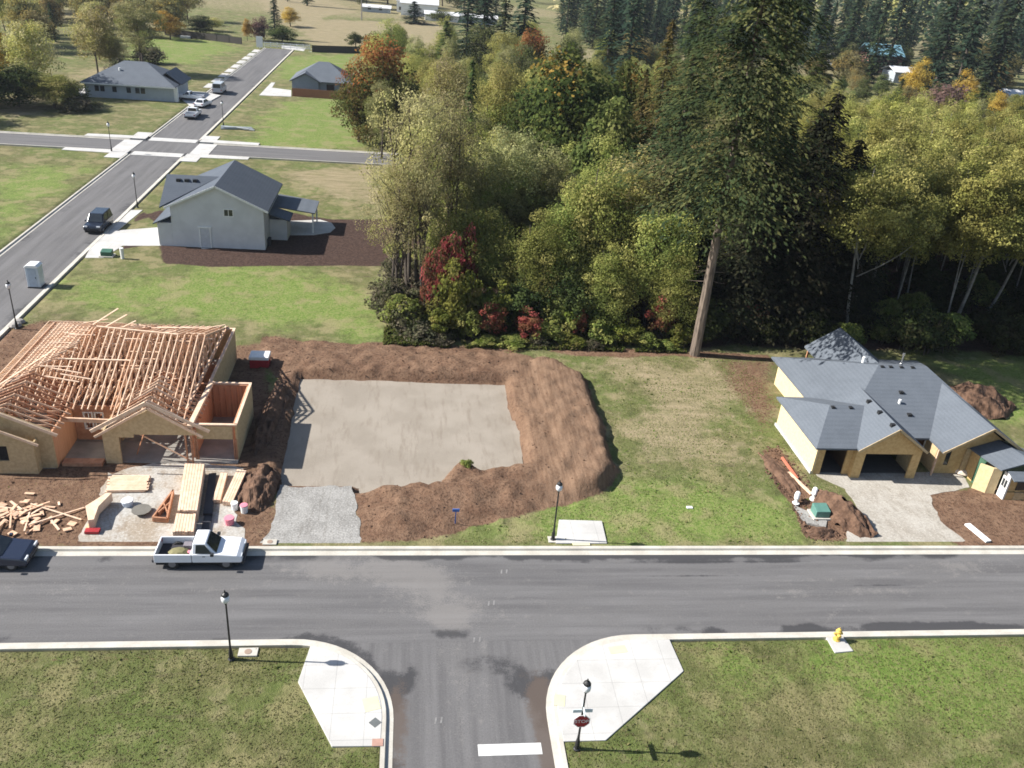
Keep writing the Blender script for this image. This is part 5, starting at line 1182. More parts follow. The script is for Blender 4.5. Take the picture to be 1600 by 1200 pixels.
def conifer(seed, h, w, cb, pal, step=.55, nb=8, per=9, size=.75, droop=.25, trunk=bark, tr=.32, rag=.25, power=.85, lean=0.0):
    g = np.random.default_rng(seed); Ps = []; As = []; Ns = []; Cs = []
    z0 = h*cb; z = z0; mb = MB(); limb(mb, (0, 0, -.4), (lean, 0, h), tr, .03, g, .004, 9)
    while z < h-.15:
        t = (z-z0)/(h-z0); rmax = w/2*((1-t)**power*.95+.03)*(1 if t > .08 else .65+.35*t/.08)
        for k in range(nb):
            an = g.uniform(0, 6.283); r = rmax*g.uniform(1-rag*1.6, 1+rag*.5)
            m_ = max(2, int(per*r/(w/2)+1.5)); s = np.linspace(.22, 1, m_)+g.normal(size=m_)*.04
            dr = np.array([math.cos(an), math.sin(an)]); up = g.uniform(-.1, .12)
            zz = z+r*s*up-droop*r*s**2+g.normal(size=m_)*.10
            lat = g.normal(size=m_)*.20*r*s; px = dr[0]*r*s-dr[1]*lat+lean*z/h; py = dr[1]*r*s+dr[0]*lat
            Ps.append(np.column_stack([px, py, zz]))
            fan = g.normal(size=(m_, 1))*.5
            a = np.column_stack([dr[0]-dr[1]*fan[:, 0], dr[1]+dr[0]*fan[:, 0], -.15-droop*1.3*s+g.normal(size=m_)*.2]); As.append(unit(a))
            n_ = np.column_stack([dr[0]*.35+g.normal(size=m_)*.35, dr[1]*.35+g.normal(size=m_)*.35, np.full(m_, 1.0)]); Ns.append(unit(n_))
            Cs.append(np.repeat(pick(g, 1, pal), m_, 0)*g.uniform(.75, 1.25, m_)[:, None])
        if g.uniform() < .5 and cb > .1: limb(mb, (lean*z/h, 0, z), (lean*z/h+dr[0]*r*.6, dr[1]*r*.6, z-droop*r*.3), .05, .01, g, .02, 4)
        z += step*g.uniform(.7, 1.3)*(1-.35*t)
    P = np.concatenate(Ps); V, col = cards(P, np.concatenate(Ns), size, .42, np.concatenate(Cs), g, np.concatenate(As))
    if cb > .15:                       # dead lower stubs
        for _ in range(34):
            zz = z0*g.uniform(.25, 1)**.5; an = g.uniform(0, 6.28); r = g.uniform(.5, 1.2+1.6*zz/z0); limb(mb, (lean*zz/h, 0, zz), (math.cos(an)*r, math.sin(an)*r, zz-.2), .035, .01, g, .05, 4)
    c = card_mesh('crown', V, col); tm = mb.build('trunk', trunk); tme = tm.data; bpy.data.objects.remove(tm)
    return c, tme
def place(name, label, cat, variant, x_, y_, sx=1.0, sz=1.0, rz=None, group=None, dz=0.0):
    c, tm = variant; t = thing(name, label, cat, (x_, y_, gz(x_, y_)-.05+dz), rnd.uniform(0, 6.28) if rz is None else rz, group)
    t.scale = (sx, sx, sz)
    for nm, me_ in (('crown', c), ('trunk', tm)):
        o = bpy.data.objects.new(nm, me_); COL.objects.link(o); o.parent = t
    return t
khaki = [(.37,.335,.165),(.42,.365,.205),(.32,.295,.14),(.43,.395,.175)]
grey_g = [(.29,.29,.135),(.335,.32,.155),(.22,.235,.095),(.37,.35,.165)]
yelg = [(.36,.345,.105),(.30,.305,.095),(.42,.385,.135),(.25,.265,.08)]
midg = [(.205,.245,.068),(.155,.195,.055),(.265,.285,.082),(.33,.325,.105)]
dkg = [(.055,.08,.028),(.075,.10,.032),(.042,.064,.024),(.10,.12,.042)]
maple = [(.055,.072,.022),(.075,.092,.026),(.11,.115,.034),(.04,.055,.018)]
rust = [(.28,.10,.035),(.22,.085,.04),(.24,.14,.045),(.30,.13,.05)]
redv = [(.30,.075,.065),(.36,.105,.09),(.24,.065,.05),(.26,.13,.07),(.14,.13,.05)]
gold = [(.42,.27,.05),(.36,.25,.06),(.46,.33,.09)]
fir = [(.045,.066,.030),(.058,.078,.032),(.036,.054,.027),(.085,.095,.038)]
cedar = [(.10,.085,.032),(.075,.075,.026),(.13,.095,.036),(.055,.062,.022)]
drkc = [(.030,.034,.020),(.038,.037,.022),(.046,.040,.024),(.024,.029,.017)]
bluec = [(.035,.062,.040),(.045,.075,.045),(.028,.050,.034),(.055,.08,.045)]
greyb = [(.14,.12,.085),(.17,.15,.10),(.10,.10,.06),(.12,.13,.06)]
V = {}
V['cotton'] = broadleaf(11, 20, 10.5, .24, 150, 80, .20, khaki+[(.27,.26,.08)], airy=.8, trunk=bark, tr=.26, multi=3)
V['cotton2'] = broadleaf(12, 20, 9.0, .24, 130, 78, .20, khaki+grey_g, airy=.8, trunk=bark, tr=.22, multi=2)
V['greyish'] = broadleaf(13, 16, 8.5, .22, 150, 130, .20, grey_g+midg[:1], airy=.7, trunk=bark, tr=.2, multi=2)
V['yelg'] = broadleaf(14, 15, 9.5, .18, 170, 130, .22, yelg, airy=.6, trunk=bark, tr=.22)
V['yelg2'] = broadleaf(15, 15, 9.0, .20, 170, 125, .22, yelg+khaki, airy=.6, trunk=bark_pale, tr=.2)
V['mid'] = broadleaf(16, 14, 9.5, .12, 190, 150, .215, midg, airy=.4, tr=.22)
V['mid2'] = broadleaf(17, 13, 9.0, .10, 190, 140, .22, midg+yelg[1:3], airy=.4, tr=.2)
V['maple'] = broadleaf(18, 19, 15.5, .12, 200, 95, .50, maple, airy=.2, tr=.45, toppal=[(.20,.13,.035),(.12,.12,.03),(.25,.15,.045),(.07,.09,.02)], topz=.88, asp=.8)
V['maple2'] = broadleaf(19, 17, 12, .12, 160, 90, .50, [(.12,.138,.042),(.085,.105,.032),(.18,.18,.062),(.06,.08,.026)], airy=.2, tr=.4, asp=.8)
V['autumn'] = broadleaf(20, 16, 11.5, .08, 170, 65, .42, [(.09,.10,.03),(.12,.115,.035),(.07,.085,.026),(.15,.11,.04)], airy=.3, tr=.3, toppal=rust, topz=.66)
V['alder'] = broadleaf(21, 17, 8.0, .42, 150, 140, .20, [(.27,.265,.082),(.32,.30,.10),(.215,.22,.066),(.37,.345,.125)], airy=.7, trunk=bark_pale, tr=.09)
V['alder2'] = broadleaf(22, 17, 7.6, .40, 150, 135, .20, [(.24,.24,.065),(.30,.285,.08),(.19,.20,.055),(.37,.345,.11)], airy=.7, trunk=bark_pale, tr=.08, multi=2)
V['alder3'] = broadleaf(23, 16, 8.8, .38, 165, 135, .21, yelg+[(.13,.14,.04)], airy=.7, trunk=bark_pale, tr=.14)
V['shrub'] = broadleaf(30, 3.0, 3.2, .02, 60, 50, .24, midg+[(.12,.16,.03)], tr=.05, multi=3)
V['shrub_y'] = broadleaf(31, 4.0, 3.6, .02, 70, 50, .26, [(.17,.18,.04),(.12,.15,.035),(.22,.21,.06)], tr=.05, multi=3)
V['shrub_b'] = broadleaf(32, 2.6, 3.4, .02, 60, 40, .22, greyb, tr=.04, multi=4, trunk=bark)
V['shrub_r'] = broadleaf(33, 4.5, 3.6, .18, 55, 42, .24, redv, tr=.05, multi=3)
V['shrub_p'] = broadleaf(34, 5.0, 6.0, .05, 80, 40, .30, [(.15,.09,.085),(.12,.08,.07),(.18,.11,.09)], tr=.08, multi=3)
V['gold'] = broadleaf(35, 12, 8, .12, 120, 70, .30, gold, tr=.2)
V['goldg'] = broadleaf(36, 14, 10, .15, 130, 70, .34, [(.42,.33,.10)]+khaki+yelg, tr=.22)
V['shade'] = broadleaf(50, 3.0, 3.4, .02, 60, 60, .22, [(.045,.06,.022),(.06,.07,.026),(.035,.045,.018),(.075,.07,.035)], tr=.05, multi=3)  # leaf colours darkened to carry the shade under the wood
V['dk'] = broadleaf(37, 13, 9, .08, 120, 55, .44, dkg, tr=.22)
V['fir'] = conifer(41, 43, 17.0, .335, fir+[(.12,.122,.048)], .52, 11, 88, .46, .34, bark_warm, .50, .62, .72)
V['fir2'] = conifer(42, 36, 10.5, .10, fir, .50, 9, 32, .50, .26, bark, .5, .30, .70)
V['cedar'] = conifer(43, 28, 9.0, .05, cedar+[(.17,.13,.055)], .46, 10, 28, .44, .42, bark, .4, .25, .78)
V['darkc'] = conifer(44, 24, 9.6, .03, drkc, .42, 11, 30, .42, .40, bark, .4, .22, .70)
V['farfir'] = conifer(45, 30, 9.0, .06, bluec, .80, 8, 7, 1.3, .25, bark, .4, .28, .80)
V['farfir2'] = conifer(46, 27, 8.0, .05, fir+bluec, .80, 8, 6, 1.3, .28, bark, .4, .30, .75)
V['smallc'] = conifer(47, 18, 5.0, .04, dkg, .50, 7, 8, .7, .25, bark, .25, .25, .85)
V['farbroad'] = broadleaf(48, 14, 11, .08, 110, 60, .48, [(.09,.11,.04),(.12,.14,.05),(.15,.15,.075),(.07,.09,.035)], tr=.25)
V['farbroad2'] = broadleaf(49, 13, 11, .08, 110, 60, .48, [(.20,.185,.085),(.25,.22,.11),(.17,.165,.07),(.28,.21,.07)], tr=.25)
HV = {'cotton':20,'cotton2':20,'greyish':16,'yelg':15,'yelg2':15,'mid':14,'mid2':13,'maple':19,'maple2':17,'autumn':16,'alder':17,'alder2':17,'alder3':16,'shrub':3,'shrub_y':4,'shrub_b':2.6,'shrub_r':4.5,'shrub_p':5,'gold':12,'goldg':14,'dk':13,'shade':3,'fir':40,'fir2':36,'cedar':28,'darkc':24,'farfir':30,'farfir2':27,'smallc':18,'farbroad':14,'farbroad2':13}
WV = {'cotton':9.5,'cotton2':8,'greyish':8,'yelg':9,'yelg2':8,'mid':8.5,'mid2':8,'maple':15.5,'maple2':12,'autumn':11.5,'alder':6.5,'alder2':6,'alder3':7.5,'shrub':3.2,'shrub_y':3.6,'shrub_b':3.4,'shrub_r':3.6,'shrub_p':6,'gold':8,'goldg':10,'dk':9,'shade':3.4,'fir':13,'fir2':10.5,'cedar':9,'darkc':9.6,'farfir':9,'farfir2':8,'smallc':5,'farbroad':11,'farbroad2':11}
def top(name, label, var, u, v, Yd, w=None, cat='tree', group=None):
    """a tree whose top stands at that spot of the view, Yd metres away"""
    p = T(u, v, Yd); h = max(p.z-gz(p.x, Yd), 1.0); sz = h/HV[var]; sx = (w/WV[var]) if w else sz
    return place(name, label, cat, V[var], p.x, Yd, sx, sz, None, group)
def at(name, label, var, x_, y_, h, w=None, cat='tree', group=None, rz=None):
    sz = h/HV[var]; sx = (w/WV[var]) if w else sz*rnd.uniform(.8, 1.3)
    return place(name, label, cat, V[var], x_, y_, sx, sz, rz, group)
# the wood edge, tree by tree
top('cottonwood_tree', 'tallest pale khaki airy tree at the left corner of the wood', 'cotton', 655, 85, 82, 8.5)
top('cottonwood_tree', 'pale greyish khaki airy tree just right of the tallest one at the left corner', 'cotton2', 712, 105, 84, 7)
top('cottonwood_tree', 'low yellowish khaki tree at the outer left corner of the wood', 'cotton', 618, 215, 79, 5.5)
top('cottonwood_tree', 'slim khaki tree behind the left corner of the wood above the red vine bush', 'cotton2', 668, 190, 79, 5)
top('autumn_maple_tree', 'broad tree with rust-red crown top left of the pale khaki trees', 'autumn', 598, 58, 150, 13)
top('autumn_maple_tree', 'smaller green-brown tree with some rusty leaves left of the rust-red one', 'autumn', 560, 98, 152, 9)
top('grey_green_tree', 'grey-khaki airy tree left of the dark domed maple', 'greyish', 800, 188, 88, 8.5)
top('grey_green_tree', 'grey-green tree between the pale khaki trees and the domed maple', 'greyish', 752, 205, 86, 7)
top('grey_green_tree', 'grey-khaki tree directly below the dark domed maple', 'greyish', 862, 215, 90, 8)
top('yellow_green_tree', 'yellow-green tree behind the pale khaki trees near the slim dark conifer', 'yelg', 790, 98, 128, 10)
top('yellow_green_tree', 'yellow-green tree left of the slim dark conifer', 'yelg2', 702, 82, 140, 9)
top('yellow_green_tree', 'yellow-green rounded tree touching the left of the domed maple', 'yelg', 835, 108, 135, 10)
top('slim_conifer_tree', 'slim dark conifer rising between the yellow-green trees', 'smallc', 739, 92, 112, 4.6)
top('bigleaf_maple_tree', 'large dark green domed maple with orange-tinted top', 'maple', 905, 72, 112, 17)
top('bigleaf_maple_tree', 'orange-tinted dark maple right of the large domed maple', 'maple', 978, 92, 120, 12)
top('bigleaf_maple_tree', 'brighter green big-leaved maple below the domed maple', 'maple2', 955, 165, 98, 10)
top('cedar_tree', 'tall brownish drooping cedar left of the giant fir', 'cedar', 1052, 28, 98, 9)
top('cedar_tree', 'shorter brownish cedar left of the tall brownish one', 'cedar', 1012, 105, 104, 8)
top('cedar_tree', 'brown-green cedar between the brownish pair and the giant fir', 'cedar', 1092, 60, 92, 8)
p = G(1085,556); place('giant_fir_tree', 'giant fir with a long bare leaning trunk at the edge of the lawn', 'tree', V['fir'], p.x, p.y, 1.0, 1.0, 1.2)
at('fir_tree', 'dark fir close behind the giant fir on its right', 'fir2', 33.0, 79.0, 35, 10)
at('fir_tree', 'dark fir close behind the giant fir on its left', 'fir2', 26.5, 84.0, 33, 10)
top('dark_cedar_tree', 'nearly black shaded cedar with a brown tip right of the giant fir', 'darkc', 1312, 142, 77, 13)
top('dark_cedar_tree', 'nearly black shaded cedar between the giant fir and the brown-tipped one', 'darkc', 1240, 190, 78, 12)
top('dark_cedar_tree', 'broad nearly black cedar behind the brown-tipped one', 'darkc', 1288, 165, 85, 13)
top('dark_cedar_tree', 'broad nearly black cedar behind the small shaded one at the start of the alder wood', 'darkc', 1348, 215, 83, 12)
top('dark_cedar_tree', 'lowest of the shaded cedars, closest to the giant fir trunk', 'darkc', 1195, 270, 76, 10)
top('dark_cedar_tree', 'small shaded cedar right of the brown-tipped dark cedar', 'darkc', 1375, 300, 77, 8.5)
for (u, v, Yd, w, var, lab) in ((942,235,80,8,'mid2','light green tree in the middle of the wood edge'),(1003,228,83,9,'yelg2','pale yellow-green tree left of the giant fir'),(1040,300,77,7,'mid2','green tree close to the left of the giant fir trunk'),
    (890,300,79,7,'mid','green tree below the grey-khaki ones'),(838,330,77,6.5,'mid','low green tree left of the light green middle one'),(775,330,80,7,'mid','green tree behind the red bushes'),(735,300,80,6.5,'mid2','green tree right of the red vine bush'),
    (960,380,75,6,'mid','low green tree above the red bushes in the middle'),(900,420,74,5,'dk','low dark tree in the middle of the wood edge'),(820,430,74.5,5,'dk','low dark tree behind the red bushes'),(1060,400,74,5.5,'mid','low green tree beside the giant fir trunk')):
    top('broadleaf_tree', lab, var, u, v, Yd, w)
# shrubs along the edge
shr = [('shrub_r',706,366,75.5,3.4,'tall bright red vine bush under the pale khaki trees'),('shrub_r',735,352,77.5,2.2,'small red vine bush right of the tall bright red one'),('shrub_r',676,392,75,2.2,'low red bush left of the tall bright red one'),
    ('shrub_r',770,474,72.3,2.8,'low red bush at the foot of the wood, left of three'),('shrub_r',828,483,72.0,3.0,'low red bush at the foot of the wood, middle of three'),('shrub_r',906,478,73.0,2.0,'small red-green bush at the foot of the wood, right of three'),
    ('shrub_r',1042,462,73.0,3.4,'red bush beside the giant fir trunk'),('shrub_r',1180,475,74.5,3.2,'dull red bush in deep shade right of the giant fir'),
    ('shrub_y',720,405,74,4.6,'yellow-green bush below the red vine bush'),('shrub_y',690,470,72.5,3.6,'yellow-green bush at the left front of the wood'),('shrub_b',632,470,73,4.0,'grey-brown bush at the left end of the wood edge'),
    ('shrub_b',660,500,71.5,3.4,'grey-brown bush in front of the yellow-green ones'),('shrub_b',615,430,76,3.6,'grey-brown thicket left of the pale khaki trunks'),('shrub',735,478,72.2,3,'green bush left of the low red ones'),
    ('shrub',862,500,71.8,3.4,'green bush between the low red ones'),('shrub_y',895,522,71.0,2.6,'small bright yellow-green bush at the foot of the wood'),('shrub',945,490,72,3.6,'green bush in the middle foot of the wood'),
    ('shrub_y',985,500,71.6,3.2,'yellow-green bush left of the giant fir'),('shrub',1010,515,71.2,2.6,'small green bush left of the giant fir'),('shrub_y',1068,505,71.6,2.6,'yellow-green bush touching the giant fir trunk'),
    ('shrub',800,532,70.8,3.0,'low bright green bush at the front of the wood'),('shrub',758,528,70.9,2.6,'low green bush at the front left of the wood'),('shrub_b',845,520,71.2,2.4,'grey-brown bush at the front of the wood'),('shrub_b',930,535,70.6,2.0,'low grey-brown bush at the front middle'),
    ('shrub',1045,535,70.9,2.0,'low green bush at the foot of the giant fir'),('shrub_b',690,535,70.8,3.0,'low grey-brown bush at the front left'),('shrub_y',775,440,74,4.0,'yellow-green bush behind the low red ones'),('shrub',880,455,73.5,4.0,'tall green bush above the small red-green one')]
for var, u, v, Yd, w, lab in shr: top('bush', lab, var, u, v, Yd, w, 'bush')
for px, py in ((0.5,77),(2.5,79),(-1,82),(1.5,84),(4,82),(-1.5,87),(2,89),(5,87),(-1,92),(3,75.5),(0,73.5),(-1.5,78)):
    at('thicket_bush', 'grey-brown thicket between the trunks at the left corner of the wood', rnd.choice(['shrub_b','shrub_b','shrub']), px, py, rnd.uniform(2.0,4.2), None, 'bush', 'thicket at the left corner of the wood')
at('bush', 'small green weed clump in the notch at the front right of the building pad', 'shrub', 4.35, 49.9, .55, 1.0, 'bush')
for px, py, hh in ((-78,151,13),(-75,161,12),(-82,170,15)): at('dark_tree', 'dark tree beyond the left picture edge above the cross street', 'dk', px, py, hh, None, group='dark trees at the left picture edge')
# the alder wood on the right
rr_ = random.Random(8); spots = []
def scatter(n, x0, x1, y0, y1, dmin, ok):
    out = []; tries = 0
    while len(out) < n and tries < n*60:
        tries += 1; px = rr_.uniform(x0, x1); py = rr_.uniform(y0, y1)
        if not ok(px, py): continue
        if any((px-a)**2+(py-b)**2 < dmin*dmin for a, b in spots): continue
        spots.append((px, py)); out.append((px, py))
    return out
for px, py in scatter(170, 40, 115, 73.5, 150, 3.0, lambda a, b: a < 42+b*.62 and a > 33+(b-70)*.35):
    hh = rr_.uniform(16.5, 19.5) if py < 98 else rr_.uniform(13, 16)
    at('alder_tree', 'slender pale-trunked alder with yellow-green crown in the right-hand wood', rr_.choice(['alder','alder2','alder3']), px, py, hh, None, group='alders of the right-hand wood')
for px, py in scatter(40, 0, 40, 86, 130, 5.0, lambda a, b: a > -1+(90-b)*.02):
    at('wood_tree', 'green or khaki broadleaf tree deep inside the wood', rr_.choice(['mid','mid2','greyish','yelg2']), px, py, rr_.uniform(11, 15), None, group='broadleaf trees deep inside the wood')
# understorey in the shade
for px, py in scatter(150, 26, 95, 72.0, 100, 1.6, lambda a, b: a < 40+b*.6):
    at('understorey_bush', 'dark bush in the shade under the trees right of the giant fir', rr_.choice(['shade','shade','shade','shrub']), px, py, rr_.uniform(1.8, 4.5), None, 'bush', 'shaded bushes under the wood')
# middle distance wood
def mid_ok(a, b): return a > (-6 if b < 160 else -14+(b-160)*.1) and a < 60+b*.62
for px, py in scatter(150, -10, 260, 130, 262, 6.5, mid_ok):
    var = rr_.choice(['farbroad','farbroad2','yelg','mid2','greyish','farbroad','dk']) if px > 60 else rr_.choice(['yelg','mid','greyish','farbroad'])
    at('wood_tree', 'broadleaf tree of the wood in the middle distance', var, px, py, rr_.uniform(9, 14) if py < 185 or px < 95 else rr_.uniform(4.5, 8), None, group='broadleaf trees in the middle distance')
HAZE = 0.00009
# named trees of the middle distance and the background
for (nm, var, u, v, Yd, w, lab) in (
    ('conifer_tree','smallc',698,32,230,9,'small brownish-green conifer beyond the wood below the white farm building'),('conifer_tree','farfir',762,-60,250,13,'broad dark conifer at the top edge right of the white farm buildings'),
    ('conifer_tree','farfir',735,-40,265,12,'dark conifer at the top edge left of the broad one'),('conifer_tree','farfir',828,-70,245,12,'tall dark conifer at the top edge left of the gap'),('conifer_tree','farfir2',792,-20,240,10,'greener conifer between the two tall dark ones at the top edge'),
    ('autumn_tree','autumn',838,46,215,10,'small tree with orange top below the tall dark conifers'),('conifer_tree','farfir',968,-60,235,11,'dark conifer at the top edge left of the brownish cedar'),('conifer_tree','farfir',1005,-80,228,12,'tallest dark conifer above the orange-tinted maple'),
    ('conifer_tree','farfir2',938,-30,330,10,'dark conifer behind the gap at the top edge'),('conifer_tree','farfir',1300,-20,300,13,'dark conifer right of the giant fir at the top edge'),('conifer_tree','farfir2',1345,-10,315,12,'conifer above the red house'),
    ('conifer_tree','farfir',1395,-60,330,13,'dark conifer right above the teal-roofed house'),('conifer_tree','farfir',1425,-45,310,14,'tall dark conifer left of the bit of sky'),('conifer_tree','farfir',1520,-70,260,15,'very tall dark conifer at the upper right'),
    ('conifer_tree','farfir2',1500,-40,275,13,'greener tall conifer right of the bit of sky'),('conifer_tree','farfir',1560,-80,252,14,'dark conifer next to the tallest one at the upper right'),('conifer_tree','farfir2',1610,-60,250,13,'conifer cut by the right picture edge at the top'),
    ('conifer_tree','farfir2',1590,-10,300,12,'small conifer in the upper right corner'),('pine_tree','smallc',1290,78,195,14,'wide layered dark conifer below the white house left of the red one'),('conifer_tree','smallc',1368,82,285,7,'small blue-green conifer in front of the teal-roofed house'),
    ('golden_tree','gold',1440,92,240,8.5,'golden yellow tree in front of the pale-roofed house'),('purple_bush','shrub_p',1488,128,205,16,'purplish bare-looking thicket right of the golden tree'),('golden_tree','gold',1520,112,225,8,'small yellow tree above the purplish thicket'),
    ('golden_tree','gold',1568,145,205,7,'small orange-yellow tree left of the white roof at the right edge'),('autumn_tree','autumn',1600,180,170,9,'rust-brown tree at the right picture edge'),('conifer_tree','smallc',1412,122,235,6,'small dark conifer below the pale-roofed house'),
    ('conifer_tree','smallc',1540,128,215,9,'dark bushy conifer left of the orange-yellow tree'),('conifer_tree','farfir',1455,75,265,10,'low dark conifer behind the golden tree'),('grey_green_tree','greyish',1375,150,160,10,'greyish pale tree above the brown-tipped dark cedar'),
    ('field_conifer','farfir',427,-12,292,6.5,'narrow dark conifer at the far road end'),('field_tree','dk',440,38,282,9,'round dark tree at the far road end'),('autumn_tree','gold',453,12,330,9,'orange tree right of the narrow dark conifer'),
    ('autumn_bush','shrub_p',405,24,285,7,'pinkish bush left of the narrow dark conifer'),('autumn_tree','gold',385,30,282,4,'small yellow-orange tree left of the pinkish bush'),('field_bush','dk',556,48,285,6,'dark round bush by the dark fence right of the barricade'),
    ('field_bush','dk',590,46,262,9,'dark bush behind the rust-red tree'),('conifer_tree','farfir',648,2,375,13,'dark conifer in front of the long white farm building'),('field_bush','farbroad',690,14,385,11,'round green tree beside the low white farm building'),
    ('golden_tree','gold',262,18,272,9,'small yellow tree left of the green lot'),('field_tree','farbroad',312,22,290,10,'green bush beyond the green lot'),('field_tree','goldg',330,25,300,8,'yellow-green bush beyond the green lot'),
    ('willow_tree','greyish',208,-12,212,12,'large pale khaki tree with a bare trunk behind the long grey house'),('willow_tree','goldg',138,2,203,9.5,'yellow-gold tree left of the large pale khaki one'),('willow_tree','goldg',38,18,178,10,'yellow-green tree at the upper left edge'),
    ('willow_tree','yelg2',170,50,205,7,'low khaki tree between the golden tree and the pale khaki tree'),('dark_tree','dk',15,92,165,11,'dark shaded tree at the left edge above the cross street'),('dark_tree','mid2',75,108,166,9,'dark shaded tree right of the one at the left edge'),
    ('dark_tree','dk',105,122,170,7,'smaller dark tree left of the long grey house'),('dark_tree','dk',-30,95,165,12,'dark shaded tree cut by the left picture edge'),('bush','shrub_b',120,150,165,9,'brownish bush at the edge of the dark trees by the long grey house'),
    ('bush','shrub_b',190,88,200,9,'brown bush behind the roof of the long grey house'),('bush','shrub_b',232,70,225,10,'reddish-brown bush under the large pale khaki tree'),('golden_tree','gold',-20,30,180,9,'gold tree cut by the left picture edge')):
    top(nm, lab, var, u, v, Yd, w, 'bush' if 'bush' in nm else 'tree')
# backdrop rows behind them
def far_ok(a, b): return True
for px, py in scatter(40, -125, -52, 225, 330, 8, lambda a, b: a < -66-(b-215)*.06 and not (a > -90 and 235 < b < 262)):
    at('backdrop_tree', 'yellow or green tree in the wood at the upper left', rr_.choice(['goldg','farbroad2','farbroad2','goldg','yelg','farfir2']), px, py, rr_.uniform(9, 14), None, group='trees of the upper left wood')
for px, py in scatter(120, 20, 330, 262, 400, 8, lambda a, b: a > (95 if b < 335 else 60) and not (155 < a < 190 and b < 322 and b > 262) and a < 90+b*.62):
    vv = rr_.choice(['farfir','farfir','farfir2','farbroad','farbroad2','farfir2','farfir']); at('backdrop_tree', 'tree of the mixed wood in the far upper right', vv, px, py, rr_.uniform(17, 30) if 'fir' in vv else rr_.uniform(8, 12), None, group='trees of the far upper right wood')
for px, py in scatter(40, 55, 180, 300, 420, 7, lambda a, b: a > 58 and b > 330):
    at('backdrop_tree', 'dark conifer of the far row along the top edge', rr_.choice(['farfir','farfir2']), px, py, rr_.uniform(22, 33), None, group='far conifer row along the top edge')
for px, py in scatter(26, -60, 60, 420, 560, 9, lambda a, b: a < 40):
    at('backdrop_tree', 'tree behind the tan field along the top edge', rr_.choice(['farfir','farfir2','farbroad']), px, py, rr_.uniform(12, 24), None, group='trees behind the tan field')
# the far forest that closes the view reads as one mass
g = np.random.default_rng(77); Vs = []; Cs_ = []
nT = 1500; fx = []; fy = []
while len(fx) < nT:
    yy = 430+(g.uniform()**1.5)*1500; xx = g.uniform(-.75, 1.05)*yy*.95
    if yy < 560 and -120 < xx < 75: continue
    if yy < 900 and -330 < xx < -40 and g.uniform() < .75: continue
    fx.append(xx); fy.append(yy)
for xx, yy in zip(fx, fy):
    h = g.uniform(18, 34); w = g.uniform(4, 6.5); zz = (yy-600)*.006 if yy > 600 else 0
    n = 70 if yy < 800 else 40; t = g.uniform(0, 1, n)**.8; an = g.uniform(0, 6.283, n); r = w*(1-t)*g.uniform(.5, 1.05, n)+.2
    P = np.column_stack([xx+np.cos(an)*r, yy+np.sin(an)*r, zz+h*(.06+.94*t)])
    out = np.column_stack([np.cos(an), np.sin(an), np.full(n, -.5)]); nn = unit(np.column_stack([np.cos(an)*.5, np.sin(an)*.5, np.ones(n)])+g.normal(size=(n, 3))*.3)
    c = pick(g, 1, bluec+fir if g.uniform() < .8 else khaki+midg); c = np.repeat(c, n, 0)*g.uniform(.75, 1.25, n)[:, None]
    v_, c_ = cards(P, nn, 3.4 if yy < 800 else 4.6, .6, c, g, unit(out)); Vs.append(v_); Cs_.append(c_)
fm = card_mesh('far_forest', np.concatenate(Vs), np.concatenate(Cs_)); o = bpy.data.objects.new('far_forest', fm); COL.objects.link(o); o['kind'] = 'stuff'
tag(o, 'mass of far conifers closing the view along the top', 'forest')

# grass and weeds as cover: short tufts on the nearest lawns and along the wood foot
def tufts(name, n, box, ok, size, pal, seed, label, up=.1):
    g = np.random.default_rng(seed); px = g.uniform(box[0], box[1], n); py = g.uniform(box[2], box[3], n)
    k = ok(px, py); px = px[k]; py = py[k]
    zz = np.array([gz(a, b) for a, b in zip(px, py)])
    P = np.column_stack([px, py, zz+size*(.08+up*.3)]); m_ = len(P)
    a = unit(np.column_stack([g.normal(size=m_), g.normal(size=m_), np.abs(g.normal(size=m_))*.35+up])); nn = unit(g.normal(size=(m_, 3))*.5+np.array([-.2, 0, 1.0]))
    v_, c_ = cards(P, nn, size, .45, pick(g, m_, pal), g, a)
    me_ = card_mesh(name, v_, c_); o = bpy.data.objects.new(name, me_); COL.objects.link(o); tag(o, label, 'grass', None, 'stuff')
gp = [(.115,.125,.044),(.125,.122,.052),(.18,.155,.085),(.10,.115,.038),(.20,.18,.10)]
def lawn(px, py):
    cl = sd_poly(px, py, cornerL); cr_ = sd_poly(px, py, cornerR); patch = fbm(px, py, 1.7, 3, 41)
    return (road_sd(px, py) < -.3) & (cl < -.1) & (cr_ < -.1) & (patch > .24) & ~((np.abs(px-hp.x) < .7) & (np.abs(py-hp.y) < .9))
tufts('lawn_grass', 60000, (-24, 42, 20, 33.4), lawn, .11, gp, 51, 'uneven olive grass tufts on the two near lawns')
def verge(px, py):
    ok = (sd_poly(px, py, FILL) < -.3) & (sd_poly(px, py, RHDRIVE) < -.2) & (sd_poly(px, py, DIRT_TRENCH) < -.1) & (py > 41.8) & (fbm(px, py, 1.5, 3, 43) > .35) & (sd_poly(px, py, PX((868,852),(948,852),(940,817),(873,815))) < -.1)
    return ok & (px > 0)
tufts('lawn_grass', 30000, (2, 31, 41.8, 69), verge, .12, [(.14,.175,.045),(.19,.195,.075),(.27,.235,.13),(.115,.15,.038)], 52, 'patchy grass between the dirt pad and the plywood house')
tufts('weeds', 2600, (-24, 42, 20, 33.4), lambda a, b: lawn(a, b) & (fbm(a, b, 2.5, 3, 71) > .55), .20, [(.10,.14,.036),(.13,.155,.045),(.20,.175,.085)], 54, 'scattered taller weeds on the two near lawns', .45)
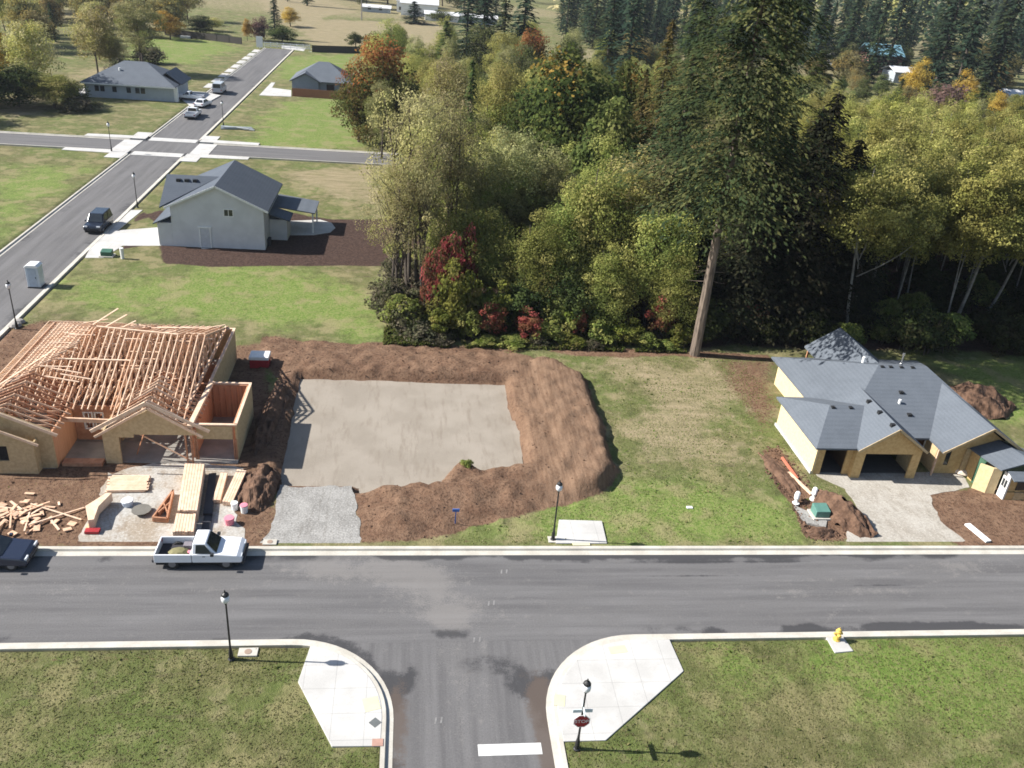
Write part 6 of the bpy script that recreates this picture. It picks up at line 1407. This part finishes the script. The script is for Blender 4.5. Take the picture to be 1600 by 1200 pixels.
tufts('weeds', 2200, (-34, 36, 41.9, 69), lambda a, b: (sd_poly(a, b, FILL) < -.4) & (sd_poly(a, b, RHDRIVE) < -.3) & (sd_poly(a, b, GRAVEL) < -.3) & (sd_poly(a, b, FHAPRON) < -.2) & ~((a > -28.9) & (a < -10.8) & (b > 48.4) & (b < 67.6)) & ~((a > 29) & (b > 47)) & (fbm(a, b, 2.2, 3, 72) > .52), .24, [(.10,.15,.035),(.13,.155,.045),(.20,.17,.085)], 55, 'scattered weeds on the building lots', .45)
def foot(px, py): return fbm(px, py, 1.2, 2, 44) > .38
tufts('weeds', 9000, (-2, 26, 70.0, 74.5), foot, .5, [(.10,.14,.03),(.13,.15,.045),(.17,.15,.07),(.07,.10,.025)], 53, 'tall weeds along the foot of the wood', .6)

# loose clods on the turned soil: nobody could count them
def clods(name, n, poly, smin, smax, seed, label, m, margin=-.3):
    g = np.random.default_rng(seed); P = np.array(poly); px = g.uniform(P[:, 0].min(), P[:, 0].max(), n); py = g.uniform(P[:, 1].min(), P[:, 1].max(), n)
    sd = sd_poly(px, py, poly); k = (sd > margin) & (sd_poly(px, py, PAD) < -.05) & (sd_poly(px, py, GRAVEL) < 0) & (sd_poly(px, py, FHAPRON) < 0) & (sd_poly(px, py, RHDRIVE) < 0) & (py > 41.9) & (fbm(px, py, 1.3, 3, seed) > .42)
    k &= ~((px > -28.8) & (px < -10.9) & (py > 48.6) & (py < 67.5))
    px, py = px[k], py[k]; mb = MB()
    for a, b in zip(px, py):
        s_ = smin+(smax-smin)*g.uniform()**3; z_ = gz(a, b); v = g.uniform(-.35, .35, (6, 3))*s_+np.array([(1,0,0),(0,1,0),(-1,0,0),(0,-1,0),(0,0,1),(0,0,-1)])*s_*.7
        v[:, 0] += a; v[:, 1] += b; v[:, 2] = v[:, 2]*.8+z_+s_*.2
        mb.add([tuple(q) for q in v], [(0,1,4),(1,2,4),(2,3,4),(3,0,4),(1,0,5),(2,1,5),(3,2,5),(0,3,5)])
    o = mb.build(name, m); tag(o, label, 'soil', None, 'stuff')
clods('dirt_clods', 3000, FILL, .03, .13, 61, 'loose clods on the dirt bank around the building pad', dirtm)
clods('dirt_clods', 1500, DIRT_TRENCH, .04, .2, 62, 'loose clods around the trench by the plywood house', dirtm)
clods('dirt_clods', 3500, DIRT_FRAME, .03, .14, 63, 'loose clods around the framed house', dirtm)
# autumn air between the near lots and the far trees
hz = MB().box(-3000, 3900, -80, 4300, -2, 80).build('haze', None); hz.data.materials.clear()
hm = bpy.data.materials.new('haze_air'); hm.use_nodes = True; ht = hm.node_tree; ht.nodes.clear()
pv = ht.nodes.new('ShaderNodeVolumePrincipled'); pv.inputs['Color'].default_value = (.80, .87, 1.0, 1); pv.inputs['Density'].default_value = HAZE; pv.inputs['Anisotropy'].default_value = .2
ho = ht.nodes.new('ShaderNodeOutputMaterial'); ht.links.new(pv.outputs[0], ho.inputs['Volume']); hz.data.materials.append(hm); hz['kind'] = 'stuff'; hz['label'] = 'thin autumn air that pales the far trees'; hz['category'] = 'haze'
